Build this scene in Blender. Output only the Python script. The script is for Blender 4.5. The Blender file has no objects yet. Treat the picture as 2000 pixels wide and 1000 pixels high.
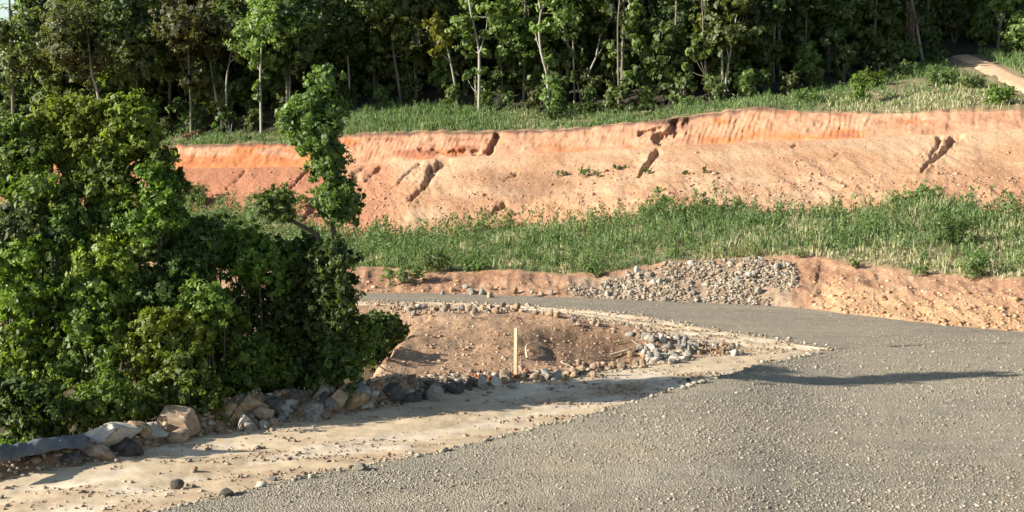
import bpy, math, random
import numpy as np
from mathutils import Vector
from mathutils.bvhtree import BVHTree

random.seed(7)
RNG = np.random.default_rng(7)
SC = bpy.context.scene
COL = SC.collection

# ------------------------------------------------------------------ camera
CAMH = 8.0
F = 2747.0                        # focal length in pixels of a 2000 px wide picture
PITCH = math.atan(250.0 / F)
cam_d = bpy.data.cameras.new("camera")
cam_d.sensor_width = 36.0
cam_d.lens = 36.0 * F / 2000.0
cam_d.clip_start = 0.5
cam_d.clip_end = 3000.0
cam = bpy.data.objects.new("camera", cam_d)
COL.objects.link(cam)
cam.location = (0, 0, CAMH)
cam.rotation_euler = (math.pi / 2 - PITCH, 0, 0)
SC.camera = cam

# ------------------------------------------------------------------ light
SUN_EL = math.radians(23.6)
SUN_AZ = math.radians(13.5)       # light travels towards +X and a little away from the camera
LD = Vector((math.cos(SUN_EL) * math.cos(SUN_AZ), math.cos(SUN_EL) * math.sin(SUN_AZ), -math.sin(SUN_EL)))
world = bpy.data.worlds.new("World")
SC.world = world
world.use_nodes = True
wn = world.node_tree
wn.nodes.clear()
sky = wn.nodes.new("ShaderNodeTexSky")
sky.sky_type = 'NISHITA'
sky.sun_disc = False
sky.sun_elevation = SUN_EL
sky.sun_rotation = math.atan2(-LD.x, -LD.y)
sky.air_density = 1.0
sky.dust_density = 0.6
bg = wn.nodes.new("ShaderNodeBackground")
bg.inputs[1].default_value = 0.085
wo = wn.nodes.new("ShaderNodeOutputWorld")
wn.links.new(sky.outputs[0], bg.inputs[0])
wn.links.new(bg.outputs[0], wo.inputs[0])
sun_d = bpy.data.lights.new("sun", 'SUN')
sun_d.energy = 5.0
sun_d.angle = math.radians(0.5)
sun_d.color = (1.0, 0.955, 0.885)
sun = bpy.data.objects.new("sun", sun_d)
COL.objects.link(sun)
sun.rotation_euler = LD.to_track_quat('-Z', 'Y').to_euler()
SC.view_settings.view_transform = 'Standard'
SC.view_settings.look = 'None'
SC.view_settings.gamma = 1.0
SC.view_settings.use_curve_mapping = False
SC.view_settings.exposure = 1.15
SC.cycles.max_bounces = 6
SC.cycles.transmission_bounces = 4
SC.cycles.use_denoising = True

# ------------------------------------------------------------------ maths helpers
cP, sP = math.cos(PITCH), math.sin(PITCH)

def ray(u, v):
    a = (np.asarray(u, float) - 1000.0) / F
    b = (500.0 - np.asarray(v, float)) / F
    return a, cP + b * sP, -sP + b * cP

def at_y(u, v, Y):
    dx, dy, dz = ray(u, v)
    t = Y / dy
    return dx * t, Y + 0 * t, CAMH + dz * t

def at_z(u, v, z):
    dx, dy, dz = ray(u, v)
    t = (z - CAMH) / dz
    return dx * t, dy * t, z + 0 * t

def PY(u, v, Y):
    x, y, z = at_y(u, v, Y)
    return Vector((float(x), float(y), float(z)))

def project(x, y, z):
    d = y * cP - (z - CAMH) * sP
    up = y * sP + (z - CAMH) * cP
    return 1000 + F * x / d, 500 - F * up / d

def _h(i, j, s):
    n = (i * 374761393 + j * 668265263 + s * 974711) & 0x7fffffff
    n = ((n ^ (n >> 13)) * 1274126177) & 0x7fffffff
    n = n ^ (n >> 16)
    return (n & 0xffff) / 65535.0

def vnoise(x, y, s=0):
    x = np.asarray(x, float); y = np.asarray(y, float)
    i = np.floor(x).astype(np.int64); j = np.floor(y).astype(np.int64)
    fx = x - i; fy = y - j
    fx = fx * fx * (3 - 2 * fx); fy = fy * fy * (3 - 2 * fy)
    a = _h(i, j, s) * (1 - fx) + _h(i + 1, j, s) * fx
    b = _h(i, j + 1, s) * (1 - fx) + _h(i + 1, j + 1, s) * fx
    return (a * (1 - fy) + b * fy) * 2 - 1

def fbm(x, y, s=0, o=4):
    r = 0; a = 1.0; t = 0
    for k in range(o):
        r = r + a * vnoise(x * 2 ** k, y * 2 ** k, s + 17 * k); t += a; a *= 0.5
    return r / t

def sstep(a, b, x):
    t = np.clip((x - a) / (b - a), 0, 1)
    return t * t * (3 - 2 * t)

def curve(pts, wob=0.0, seed=0, per=30.0):
    us = np.array([p[0] for p in pts], float)
    vs = np.array([[float(c) for c in p[1:]] for p in pts])
    def fn(u):
        u = np.asarray(u, float)
        out = []
        for k in range(vs.shape[1]):
            w = np.interp(u, us, vs[:, k])
            # a little smoothing of the corners
            w = 0.5 * w + 0.25 * (np.interp(u - 18, us, vs[:, k]) + np.interp(u + 18, us, vs[:, k]))
            if k == 0 and wob:
                w = w + wob * fbm(u / per, u * 0 + 3.3, seed, 4)
            out.append(w)
        return out if len(out) > 1 else out[0]
    return fn

# ------------------------------------------------------------------ mesh helpers
def mesh_from(name, V, Fc, attrs=None, smooth=False):
    """V (n,3); Fc (m,k) all faces of one size."""
    V = np.ascontiguousarray(V, np.float32); Fc = np.ascontiguousarray(Fc, np.int32)
    me = bpy.data.meshes.new(name)
    k = Fc.shape[1]; m = len(Fc)
    me.vertices.add(len(V)); me.vertices.foreach_set("co", V.ravel())
    me.loops.add(m * k); me.loops.foreach_set("vertex_index", Fc.ravel())
    me.polygons.add(m)
    me.polygons.foreach_set("loop_start", np.arange(0, m * k, k, dtype=np.int32))
    me.polygons.foreach_set("loop_total", np.full(m, k, np.int32))
    if smooth:
        me.polygons.foreach_set("use_smooth", np.ones(m, bool))
    for an, arr in (attrs or {}).items():
        c = np.ones((len(V), 4), np.float32)
        arr = np.asarray(arr, np.float32)
        if arr.ndim == 1: arr = arr[:, None]
        c[:, :arr.shape[1]] = arr
        if arr.shape[1] == 1: c[:, 1] = c[:, 0]; c[:, 2] = c[:, 0]
        a = me.color_attributes.new(an, 'FLOAT_COLOR', 'POINT')
        a.data.foreach_set("color", c.ravel())
    me.update(calc_edges=True)
    return me

def link(name, me, mat=None, parent=None, loc=None):
    o = bpy.data.objects.new(name, me)
    COL.objects.link(o)
    if mat is not None and not me.materials: me.materials.append(mat)
    if parent is not None: o.parent = parent
    if loc is not None: o.location = loc
    return o

def empty(name, loc):
    o = bpy.data.objects.new(name, None)
    o.empty_display_size = 0.2
    COL.objects.link(o); o.location = loc
    return o

def tag(o, label, cat, group=None, kind=None):
    if label: o['label'] = label
    if cat: o['category'] = cat
    if group: o['group'] = group
    if kind: o['kind'] = kind
    return o

# ------------------------------------------------------------------ materials
def new_mat(name):
    m = bpy.data.materials.new(name); m.use_nodes = True
    nt = m.node_tree; nt.nodes.clear()
    out = nt.nodes.new("ShaderNodeOutputMaterial")
    bs = nt.nodes.new("ShaderNodeBsdfPrincipled")
    bs.inputs['Specular IOR Level'].default_value = 0.2
    nt.links.new(bs.outputs[0], out.inputs[0])
    return m, nt, bs, out

def N(nt, t, **kw):
    n = nt.nodes.new(t)
    for k, v in kw.items():
        if k in n.inputs.keys() if hasattr(n.inputs, 'keys') else False: n.inputs[k].default_value = v
        else: setattr(n, k, v)
    return n

def noise(nt, scale, detail=5, rough=0.6, dist=0.0, vec=None):
    n = nt.nodes.new("ShaderNodeTexNoise")
    n.inputs['Scale'].default_value = scale; n.inputs['Detail'].default_value = detail
    n.inputs['Roughness'].default_value = rough; n.inputs['Distortion'].default_value = dist
    if vec is not None: nt.links.new(vec, n.inputs['Vector'])
    return n

def ramp(nt, fac, stops):
    r = nt.nodes.new("ShaderNodeValToRGB")
    e = r.color_ramp.elements
    while len(e) < len(stops): e.new(0.5)
    for i, (p, c) in enumerate(stops):
        e[i].position = p; e[i].color = (*c, 1) if len(c) == 3 else c
    nt.links.new(fac, r.inputs[0])
    return r

def mixc(nt, fac, a, b, mode='MIX'):
    m = nt.nodes.new("ShaderNodeMix"); m.data_type = 'RGBA'; m.blend_type = mode
    if isinstance(fac, (int, float)): m.inputs[0].default_value = fac
    else: nt.links.new(fac, m.inputs[0])
    for s, x in ((6, a), (7, b)):
        if isinstance(x, tuple): m.inputs[s].default_value = (*x, 1)
        else: nt.links.new(x, m.inputs[s])
    return m.outputs[2]

def pos(nt):
    return nt.nodes.new("ShaderNodeNewGeometry").outputs['Position']

def bump(nt, bs, h, strength, dist):
    b = nt.nodes.new("ShaderNodeBump")
    b.inputs['Strength'].default_value = strength; b.inputs['Distance'].default_value = dist
    nt.links.new(h, b.inputs['Height'])
    nt.links.new(b.outputs[0], bs.inputs['Normal'])
    return b

def attr(nt, name):
    a = nt.nodes.new("ShaderNodeVertexColor"); a.layer_name = name
    s = nt.nodes.new("ShaderNodeSeparateColor"); nt.links.new(a.outputs[0], s.inputs[0])
    return a, s

def soil(name, c_dark, c_mid, c_light, fine=6.0, big=0.35, tints=(), bump_s=0.6, bump_d=0.06, stones=None, stretch=None):
    """earth: large patches + fine grain + optional pale stones; tints = colours mixed by the R,G,B of attribute 'tint'"""
    m, nt, bs, out = new_mat(name)
    p = pos(nt)
    n1 = noise(nt, big, 6, 0.62, 0.4, p); n2 = noise(nt, fine, 6, 0.7, 0.2, p); n3 = noise(nt, fine * 6, 3, 0.6, 0, p)
    pv = p
    if stretch:
        mp = nt.nodes.new("ShaderNodeMapping"); mp.inputs['Scale'].default_value = stretch
        nt.links.new(p, mp.inputs[0]); pv = mp.outputs[0]
        ns = noise(nt, 1.0, 4, 0.6, 0.2, pv)
    mx = nt.nodes.new("ShaderNodeMath"); mx.operation = 'MULTIPLY_ADD'
    nt.links.new(n2.outputs[0], mx.inputs[0]); mx.inputs[1].default_value = 0.55
    m2 = nt.nodes.new("ShaderNodeMath"); m2.operation = 'MULTIPLY'; m2.inputs[1].default_value = 0.45
    nt.links.new((ns if stretch else n1).outputs[0], m2.inputs[0]); nt.links.new(m2.outputs[0], mx.inputs[2])
    r = ramp(nt, mx.outputs[0], [(0.34, c_dark), (0.5, c_mid), (0.64, c_light)])
    c = r.outputs[0]
    if tints:
        a, s = attr(nt, 'tint')
        for k, t in enumerate(tints):
            if t is None: continue
            rr = ramp(nt, mx.outputs[0], [(0.36, tuple(x * 0.72 for x in t)), (0.62, tuple(min(1, x * 1.22) for x in t))])
            c = mixc(nt, s.outputs[k], c, rr.outputs[0])
    if stones:
        v = nt.nodes.new("ShaderNodeTexVoronoi"); v.inputs['Scale'].default_value = stones[0]
        nt.links.new(p, v.inputs['Vector'])
        sr = ramp(nt, v.outputs['Distance'], [(stones[1], (1, 1, 1)), (stones[1] + 0.05, (0, 0, 0))])
        ms = mixc(nt, 1.0, sr.outputs[0], ramp(nt, n1.outputs[0], [(0.42, (0, 0, 0)), (0.55, (1, 1, 1))]).outputs[0], 'MULTIPLY')
        c = mixc(nt, ms, c, stones[2])
    nt.links.new(c, bs.inputs['Base Color'])
    bs.inputs['Roughness'].default_value = 0.95
    ad = nt.nodes.new("ShaderNodeMath"); ad.operation = 'MULTIPLY_ADD'; ad.inputs[1].default_value = 0.3
    nt.links.new(n3.outputs[0], ad.inputs[0]); nt.links.new(n2.outputs[0], ad.inputs[2])
    bump(nt, bs, ad.outputs[0], bump_s, bump_d)
    return m

def gravel_mat(name, cells, dark, mid, light, bs_=0.9, dust=(0.3, 0.24, 0.17), dustamt=0.35, st=None):
    m, nt, bs, out = new_mat(name)
    p = pos(nt)
    v = nt.nodes.new("ShaderNodeTexVoronoi"); v.inputs['Scale'].default_value = cells
    nt.links.new(p, v.inputs['Vector'])
    s = nt.nodes.new("ShaderNodeSeparateColor"); nt.links.new(v.outputs['Color'], s.inputs[0])
    r = ramp(nt, s.outputs[0], [(0.0, dark), (0.25, mid), (0.7, mid), (1.0, light)])
    pv = p
    if st:
        mp = nt.nodes.new("ShaderNodeMapping"); mp.inputs['Scale'].default_value = st; nt.links.new(p, mp.inputs[0]); pv = mp.outputs[0]
    n1 = noise(nt, 1.0 if st else 0.25, 6, 0.65, 0.6, pv)
    c = mixc(nt, ramp(nt, n1.outputs[0], [(0.4, (0, 0, 0)), (0.68, (dustamt,) * 3)]).outputs[0], r.outputs[0], dust)
    n2 = noise(nt, 2.2, 5, 0.7, 0.2, p)
    c = mixc(nt, 1.0, c, ramp(nt, n2.outputs[0], [(0.3, (0.78, 0.78, 0.78)), (0.7, (1.12, 1.12, 1.12))]).outputs[0], 'MULTIPLY')
    n4 = noise(nt, 1.0, 4, 0.6, 0.8, None)
    mp4 = nt.nodes.new("ShaderNodeMapping"); mp4.inputs['Rotation'].default_value = (0, 0, -0.35); mp4.inputs['Scale'].default_value = (.13, .33, 1)
    nt.links.new(p, mp4.inputs[0]); nt.links.new(mp4.outputs[0], n4.inputs['Vector'])
    c = mixc(nt, 1.0, c, ramp(nt, n4.outputs[0], [(0.34, (0.88, 0.88, 0.885)), (0.5, (1, 1, 1)), (0.66, (1.10, 1.09, 1.08))]).outputs[0], 'MULTIPLY')
    nt.links.new(c, bs.inputs['Base Color'])
    bs.inputs['Roughness'].default_value = 0.9
    inv = nt.nodes.new("ShaderNodeMath"); inv.operation = 'SUBTRACT'; inv.inputs[0].default_value = 1.0
    nt.links.new(v.outputs['Distance'], inv.inputs[1])
    ad = nt.nodes.new("ShaderNodeMath"); ad.operation = 'MULTIPLY_ADD'; ad.inputs[1].default_value = 0.8
    nt.links.new(s.outputs[1], ad.inputs[0]); nt.links.new(inv.outputs[0], ad.inputs[2])
    bump(nt, bs, ad.outputs[0], bs_, 0.05)
    return m

def attr_mat(name, lo, mid, hi, rough=0.85, bumpy=None, objvar=0.0):
    """colour ramp over the per-piece attribute 'var' (+ grain)"""
    m, nt, bs, out = new_mat(name)
    a, s = attr(nt, 'var')
    r = ramp(nt, s.outputs[0], [(0.0, lo), (0.5, mid), (1.0, hi)])
    c = r.outputs[0]
    if bumpy:
        p = pos(nt); n = noise(nt, bumpy[0], 5, 0.65, 0.2, p)
        c = mixc(nt, 1.0, c, ramp(nt, n.outputs[0], [(0.3, (0.7, 0.7, 0.7)), (0.7, (1.2, 1.18, 1.15))]).outputs[0], 'MULTIPLY')
        bump(nt, bs, n.outputs[0], bumpy[1], 0.03)
    nt.links.new(c, bs.inputs['Base Color'])
    bs.inputs['Roughness'].default_value = rough
    return m

def leaf_mat(name, lo, mid, hi, trans=0.46, rough=0.55, objvar=0.25):
    m, nt, bs, out = new_mat(name)
    a, s = attr(nt, 'var')
    r = ramp(nt, s.outputs[0], [(0.0, lo), (0.5, mid), (1.0, hi)])
    oi = nt.nodes.new("ShaderNodeObjectInfo")
    hs = nt.nodes.new("ShaderNodeHueSaturation")
    mr = nt.nodes.new("ShaderNodeMapRange"); mr.inputs[3].default_value = 1 - objvar; mr.inputs[4].default_value = 1 + objvar
    nt.links.new(oi.outputs['Random'], mr.inputs[0]); nt.links.new(mr.outputs[0], hs.inputs['Value'])
    mh = nt.nodes.new("ShaderNodeMapRange"); mh.inputs[3].default_value = 0.485; mh.inputs[4].default_value = 0.515
    nt.links.new(oi.outputs['Random'], mh.inputs[0]); nt.links.new(mh.outputs[0], hs.inputs['Hue'])
    nt.links.new(r.outputs[0], hs.inputs['Color'])
    nt.links.new(hs.outputs[0], bs.inputs['Base Color'])
    bs.inputs['Roughness'].default_value = rough
    bs.inputs['Specular IOR Level'].default_value = 0.5
    tr = nt.nodes.new("ShaderNodeBsdfTranslucent")
    yl = mixc(nt, 1.0, hs.outputs[0], (1.25, 1.3, 0.55), 'MULTIPLY')
    nt.links.new(yl, tr.inputs[0])
    mx = nt.nodes.new("ShaderNodeMixShader"); mx.inputs[0].default_value = trans
    nt.links.new(bs.outputs[0], mx.inputs[1]); nt.links.new(tr.outputs[0], mx.inputs[2])
    nt.links.new(mx.outputs[0], out.inputs[0])
    return m

def bark_mat(name, a, b):
    m, nt, bs, out = new_mat(name)
    p = pos(nt)
    mp = nt.nodes.new("ShaderNodeMapping"); mp.inputs['Scale'].default_value = (6, 6, 1.2); nt.links.new(p, mp.inputs[0])
    n = noise(nt, 1.0, 6, 0.7, 0.5, mp.outputs[0])
    r = ramp(nt, n.outputs[0], [(0.35, a), (0.62, b)])
    nt.links.new(r.outputs[0], bs.inputs['Base Color']); bs.inputs['Roughness'].default_value = 0.9
    bump(nt, bs, n.outputs[0], 0.6, 0.03)
    return m

def rock_mat(name, a, b, c, sc=2.5):
    m, nt, bs, out = new_mat(name)
    tc = nt.nodes.new("ShaderNodeTexCoord")
    oi = nt.nodes.new("ShaderNodeObjectInfo")
    vm = nt.nodes.new("ShaderNodeVectorMath"); vm.operation = 'ADD'
    cb = nt.nodes.new("ShaderNodeCombineXYZ")
    ml = nt.nodes.new("ShaderNodeMath"); ml.operation = 'MULTIPLY'; ml.inputs[1].default_value = 31.0
    nt.links.new(oi.outputs['Random'], ml.inputs[0]); nt.links.new(ml.outputs[0], cb.inputs[0])
    nt.links.new(tc.outputs['Object'], vm.inputs[0]); nt.links.new(cb.outputs[0], vm.inputs[1])
    n = noise(nt, sc, 7, 0.68, 0.5, vm.outputs[0]); n2 = noise(nt, sc * 7, 4, 0.7, 0, vm.outputs[0])
    r = ramp(nt, n.outputs[0], [(0.32, a), (0.5, b), (0.66, c)])
    hs = nt.nodes.new("ShaderNodeHueSaturation")
    mr = nt.nodes.new("ShaderNodeMapRange"); mr.inputs[3].default_value = 0.75; mr.inputs[4].default_value = 1.25
    nt.links.new(oi.outputs['Random'], mr.inputs[0]); nt.links.new(mr.outputs[0], hs.inputs['Value'])
    nt.links.new(r.outputs[0], hs.inputs['Color']); nt.links.new(hs.outputs[0], bs.inputs['Base Color'])
    bs.inputs['Roughness'].default_value = 0.88
    ad = nt.nodes.new("ShaderNodeMath"); ad.operation = 'MULTIPLY_ADD'; ad.inputs[1].default_value = 0.4
    nt.links.new(n2.outputs[0], ad.inputs[0]); nt.links.new(n.outputs[0], ad.inputs[2])
    bump(nt, bs, ad.outputs[0], 0.7, 0.12)
    return m

M = {}
M['pad'] = gravel_mat("grey_gravel", 22.0, (0.18, 0.15, 0.102), (0.30, 0.255, 0.18), (0.41, 0.36, 0.265), .9, (0.37, 0.295, 0.195), .7)
M['road'] = gravel_mat("fine_road_gravel", 26.0, (0.18, 0.15, 0.102), (0.25, 0.21, 0.146), (0.33, 0.28, 0.2), .6, (0.36, 0.285, 0.19), .55, (.12, .9, 1))
M['track'] = soil("pale_dirt", (0.38, 0.268, 0.155), (0.49, 0.373, 0.228), (0.55, 0.435, 0.282), 1.6, 0.22, tints=((0.36, 0.24, 0.145), (0.58, 0.46, 0.32)), bump_s=0.35, bump_d=0.05)
M['mound'] = soil("brown_fill", (0.25, 0.145, 0.08), (0.36, 0.215, 0.12), (0.44, 0.285, 0.165), 4.0, 0.4, tints=((0.15, 0.09, 0.052), (0.46, 0.31, 0.19)), bump_s=0.8, bump_d=0.12, stones=(4.5, 0.22, (0.42, 0.30, 0.19)))
M['bank'] = soil("road_bank_soil", (0.22, 0.11, 0.06), (0.33, 0.18, 0.10), (0.43, 0.27, 0.16), 2.4, 0.5, tints=((0.43, 0.26, 0.135), (0.33, 0.225, 0.145)), bump_s=0.9, bump_d=0.15, stones=(3.0, 0.2, (0.46, 0.33, 0.2)))
M['cut'] = soil("peach_cut_soil", (0.31, 0.160, 0.082), (0.405, 0.223, 0.118), (0.465, 0.285, 0.160), 4.5, 0.16, tints=((0.385, 0.168, 0.088), (0.49, 0.31, 0.18), (0.2, 0.11, 0.065)), bump_s=0.75, bump_d=0.17)
M['face'] = soil("scraped_cut_soil", (0.28, 0.135, 0.075), (0.405, 0.213, 0.12), (0.49, 0.30, 0.185), 1.5, 0.3, tints=((0.43, 0.155, 0.06), (0.28, 0.11, 0.06), (0.13, 0.075, 0.05)), bump_s=0.6, bump_d=0.14)
M['field'] = soil("weedy_soil", (0.12, 0.10, 0.05), (0.20, 0.16, 0.085), (0.30, 0.235, 0.135), 2.0, 0.3, tints=((0.42, 0.24, 0.13),), bump_s=0.6, bump_d=0.1)
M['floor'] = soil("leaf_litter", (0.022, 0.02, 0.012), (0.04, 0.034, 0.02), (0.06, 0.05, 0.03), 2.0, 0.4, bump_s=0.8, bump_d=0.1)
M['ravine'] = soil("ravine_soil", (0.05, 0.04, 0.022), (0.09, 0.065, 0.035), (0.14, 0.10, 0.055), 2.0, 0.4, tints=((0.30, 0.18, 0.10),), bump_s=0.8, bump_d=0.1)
M['path'] = soil("orange_path", (0.40, 0.22, 0.12), (0.52, 0.32, 0.19), (0.60, 0.41, 0.27), 2.0, 0.3, bump_s=0.4, bump_d=0.06)
M['gstone'] = attr_mat("gravel_stone", (0.16, 0.135, 0.092), (0.295, 0.252, 0.178), (0.41, 0.358, 0.262))
M['tstone'] = attr_mat("track_stone", (0.16, 0.11, 0.07), (0.30, 0.22, 0.145), (0.45, 0.35, 0.24))
M['rubble'] = attr_mat("grey_rubble_stone", (0.17, 0.125, 0.082), (0.30, 0.245, 0.172), (0.43, 0.375, 0.29), bumpy=(5.0, 0.5))
M['clod'] = attr_mat("orange_clod", (0.26, 0.13, 0.065), (0.43, 0.25, 0.13), (0.56, 0.38, 0.225), bumpy=(5.0, 0.5))
M['grass'] = None
M['rock_tan'] = rock_mat("tan_rock", (0.22, 0.13, 0.07), (0.36, 0.25, 0.155), (0.48, 0.37, 0.26))
M['rock_grey'] = rock_mat("grey_rock", (0.16, 0.138, 0.108), (0.29, 0.258, 0.205), (0.44, 0.40, 0.325))
M['rock_dark'] = rock_mat("dark_rock", (0.05, 0.042, 0.033), (0.11, 0.092, 0.07), (0.2, 0.165, 0.125))
M['rock_white'] = rock_mat("pale_rock", (0.34, 0.29, 0.22), (0.48, 0.43, 0.34), (0.60, 0.55, 0.46))
M['rock_ochre'] = rock_mat("ochre_rock", (0.20, 0.12, 0.06), (0.36, 0.24, 0.13), (0.50, 0.37, 0.23))
M['rock_red'] = rock_mat("rusty_clod", (0.24, 0.075, 0.035), (0.36, 0.13, 0.06), (0.44, 0.2, 0.1))
M['wood'] = bark_mat("weathered_wood", (0.46, 0.34, 0.19), (0.62, 0.48, 0.30))
M['stick'] = bark_mat("dry_stick", (0.2, 0.15, 0.1), (0.38, 0.3, 0.2))
M['steel'] = bark_mat("thin_grey_rod", (0.22, 0.18, 0.14), (0.34, 0.29, 0.24))
M['bark_pale'] = bark_mat("pale_bark", (0.21, 0.185, 0.14), (0.42, 0.385, 0.31))
M['bark_dark'] = bark_mat("dark_bark", (0.05, 0.042, 0.03), (0.12, 0.10, 0.075))
M['bark_mid'] = bark_mat("mid_bark", (0.10, 0.085, 0.06), (0.22, 0.19, 0.14))
M['vine'] = bark_mat("hanging_vine", (0.10, 0.075, 0.045), (0.22, 0.17, 0.11))
M['cloth'] = rock_mat("grey_geotextile", (0.08, 0.084, 0.088), (0.135, 0.138, 0.14), (0.21, 0.208, 0.2), 1.4)
LM = {
 'grass': leaf_mat('weed_blade', (0.065, 0.115, 0.026), (0.145, 0.212, 0.062), (0.50, 0.42, 0.26), .3, .7, 0),
 'forest': leaf_mat("leaf_forest", (0.053, 0.077, 0.022), (0.112, 0.156, 0.045), (0.239, 0.292, 0.094), objvar=.35),
 'forest_olive': leaf_mat("leaf_olive", (0.071, 0.088, 0.025), (0.148, 0.179, 0.057), (0.254, 0.290, 0.108)),
 'forest_brown': leaf_mat("leaf_brown_olive", (0.067, 0.066, 0.024), (0.128, 0.134, 0.049), (0.208, 0.221, 0.089)),
 'forest_light': leaf_mat("leaf_light", (0.091, 0.124, 0.029), (0.194, 0.258, 0.069), (0.327, 0.396, 0.122)),
 'forest_yellow': leaf_mat("leaf_yellow", (0.13, 0.14, 0.015), (0.235, 0.25, 0.035), (0.35, 0.36, 0.08)),
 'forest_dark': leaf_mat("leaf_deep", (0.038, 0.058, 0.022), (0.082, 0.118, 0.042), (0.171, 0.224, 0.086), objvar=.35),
 'bush': leaf_mat("leaf_bush", (0.063, 0.093, 0.014), (0.147, 0.214, 0.032), (0.295, 0.377, 0.068)),
 'bush_yellow': leaf_mat("leaf_bush_yellow", (0.102, 0.131, 0.016), (0.216, 0.278, 0.032), (0.366, 0.441, 0.068)),
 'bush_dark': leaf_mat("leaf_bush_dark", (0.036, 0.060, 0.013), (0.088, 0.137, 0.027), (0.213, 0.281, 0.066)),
 'bush_bright': leaf_mat("leaf_bush_bright", (0.083, 0.128, 0.014), (0.184, 0.269, 0.030), (0.325, 0.430, 0.065)),
 'bush_grey': leaf_mat("leaf_bush_grey", (0.063, 0.075, 0.025), (0.126, 0.145, 0.052), (0.205, 0.225, 0.086)),
 'slim': leaf_mat("leaf_slim_tree", (0.053, 0.085, 0.019), (0.124, 0.182, 0.040), (0.241, 0.309, 0.074)),
 'weed': leaf_mat("leaf_weed", (0.078, 0.126, 0.035), (0.174, 0.240, 0.077), (0.276, 0.348, 0.127)),
}

# ------------------------------------------------------------------ terrain strips
E1 = curve([(-900, 1260, .1), (0, 1078, .1), (300, 1000, .10), (440, 966, .10), (560, 938, .11), (700, 911, .12), (860, 880, .15), (1000, 846, .2),
            (1150, 810, .28), (1230, 787, .34), (1300, 764, .42), (1370, 744, .45), (1430, 728, .42), (1480, 714, .34), (1530, 702, .2), (1600, 688, .05),
            (1640, 681, 0), (1800, 674, 0), (2000, 669, 0), (2900, 650, 0)], 4.0, 5, 45)
R1 = curve([(-900, 605), (0, 597), (700, 588), (850, 590), (1000, 596), (1150, 605), (1250, 616), (1340, 634), (1440, 651), (1540, 668), (1600, 679), (1640, 681),
            (1800, 674), (2000, 669), (2900, 650)], 1.5, 8, 18)
R2 = curve([(-900, 575, -.15), (0, 572, -.15), (700, 572, -.15), (850, 573, -.15), (1000, 577, -.15), (1150, 582, -.15), (1250, 586, -.15), (1400, 592, -.12),
            (1550, 600, -.1), (1700, 618, -.05), (1850, 636, 0), (2000, 648, 0), (2400, 672, 0), (2900, 690, 0)], 1.2, 11, 20)
T1 = curve([(-900, 1150), (-200, 985), (0, 935), (100, 915), (280, 880), (400, 848), (520, 822), (640, 812), (740, 797), (860, 765), (1000, 748), (1100, 738),
            (1200, 722), (1300, 708), (1400, 694), (1452, 686), (2900, 686)], 2.0, 21, 30)
T2 = curve([(-900, 605), (700, 597), (850, 599), (1000, 604), (1100, 614), (1200, 632), (1300, 652), (1400, 674), (1452, 685.5), (2900, 685.5)], 1.0, 25, 30)
KK = curve([(-900, 510, 74), (300, 505, 77), (700, 522, 75), (760, 522, 74), (850, 532, 73), (1000, 528, 71.5), (1100, 538, 70.5), (1200, 532, 70), (1300, 514, 70),
            (1400, 507, 69.5), (1500, 503, 69), (1570, 499, 68.5), (1700, 522, 66), (1800, 535, 64), (1900, 543, 62), (2000, 548, 60), (2900, 560, 56)], 4.0, 31, 26)
GG = curve([(-900, 430, 112), (340, 418, 100), (540, 415, 97), (600, 440, 95), (680, 468, 92), (780, 462, 90), (900, 452, 89), (1000, 447, 88), (1100, 440, 86),
            (1200, 424, 84.5), (1290, 410, 83), (1400, 412, 82), (1520, 422, 80.5), (1650, 416, 79.5), (1800, 395, 78.5), (1900, 408, 77), (2000, 415, 76), (2900, 420, 70)], 5.0, 37, 40)
MM = curve([(-900, 335, 126), (340, 329, 107), (600, 326, 103.5), (690, 322, 102.3), (780, 316, 101), (870, 308, 99.8), (1000, 302, 98.2), (1150, 295, 96.4), (1300, 286, 94.5),
            (1500, 277, 92), (1700, 268, 89.5), (1850, 262, 87.8), (2000, 251, 86), (2900, 240, 76)], 1.5, 41, 40)
CC = curve([(-900, 290, 128.5), (310, 284, 110), (450, 281, 107.5), (560, 281, 106), (680, 263, 104.6), (800, 257, 103), (950, 258, 101.2), (1100, 253, 99.3), (1250, 239, 97.3),
            (1300, 233, 96.7), (1400, 221, 95.4), (1500, 208, 94.2), (1560, 219, 93), (1700, 223, 91.4), (1850, 219, 89.6), (2000, 216, 88), (2900, 205, 78)], 4.0, 47, 16)
FF = curve([(-900, 272, 134), (340, 266, 114.5), (450, 262, 112.5), (560, 258, 111), (700, 214, 116), (830, 210, 114), (1000, 218, 111), (1200, 222, 107), (1400, 204, 103.5), (1550, 184, 106),
            (1700, 150, 110), (1850, 112, 116), (1950, 100, 117), (2000, 96, 117), (2900, 60, 108)], 2.0, 53, 40)

STR = {}          # name -> grid of points, for sampling
ALLV, ALLF, voff = [], [], 0

def cols(step):
    return np.concatenate([np.arange(-900, -60, 24.0), np.arange(-60, 2060, step), np.arange(2060, 2901, 24.0)])

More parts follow.
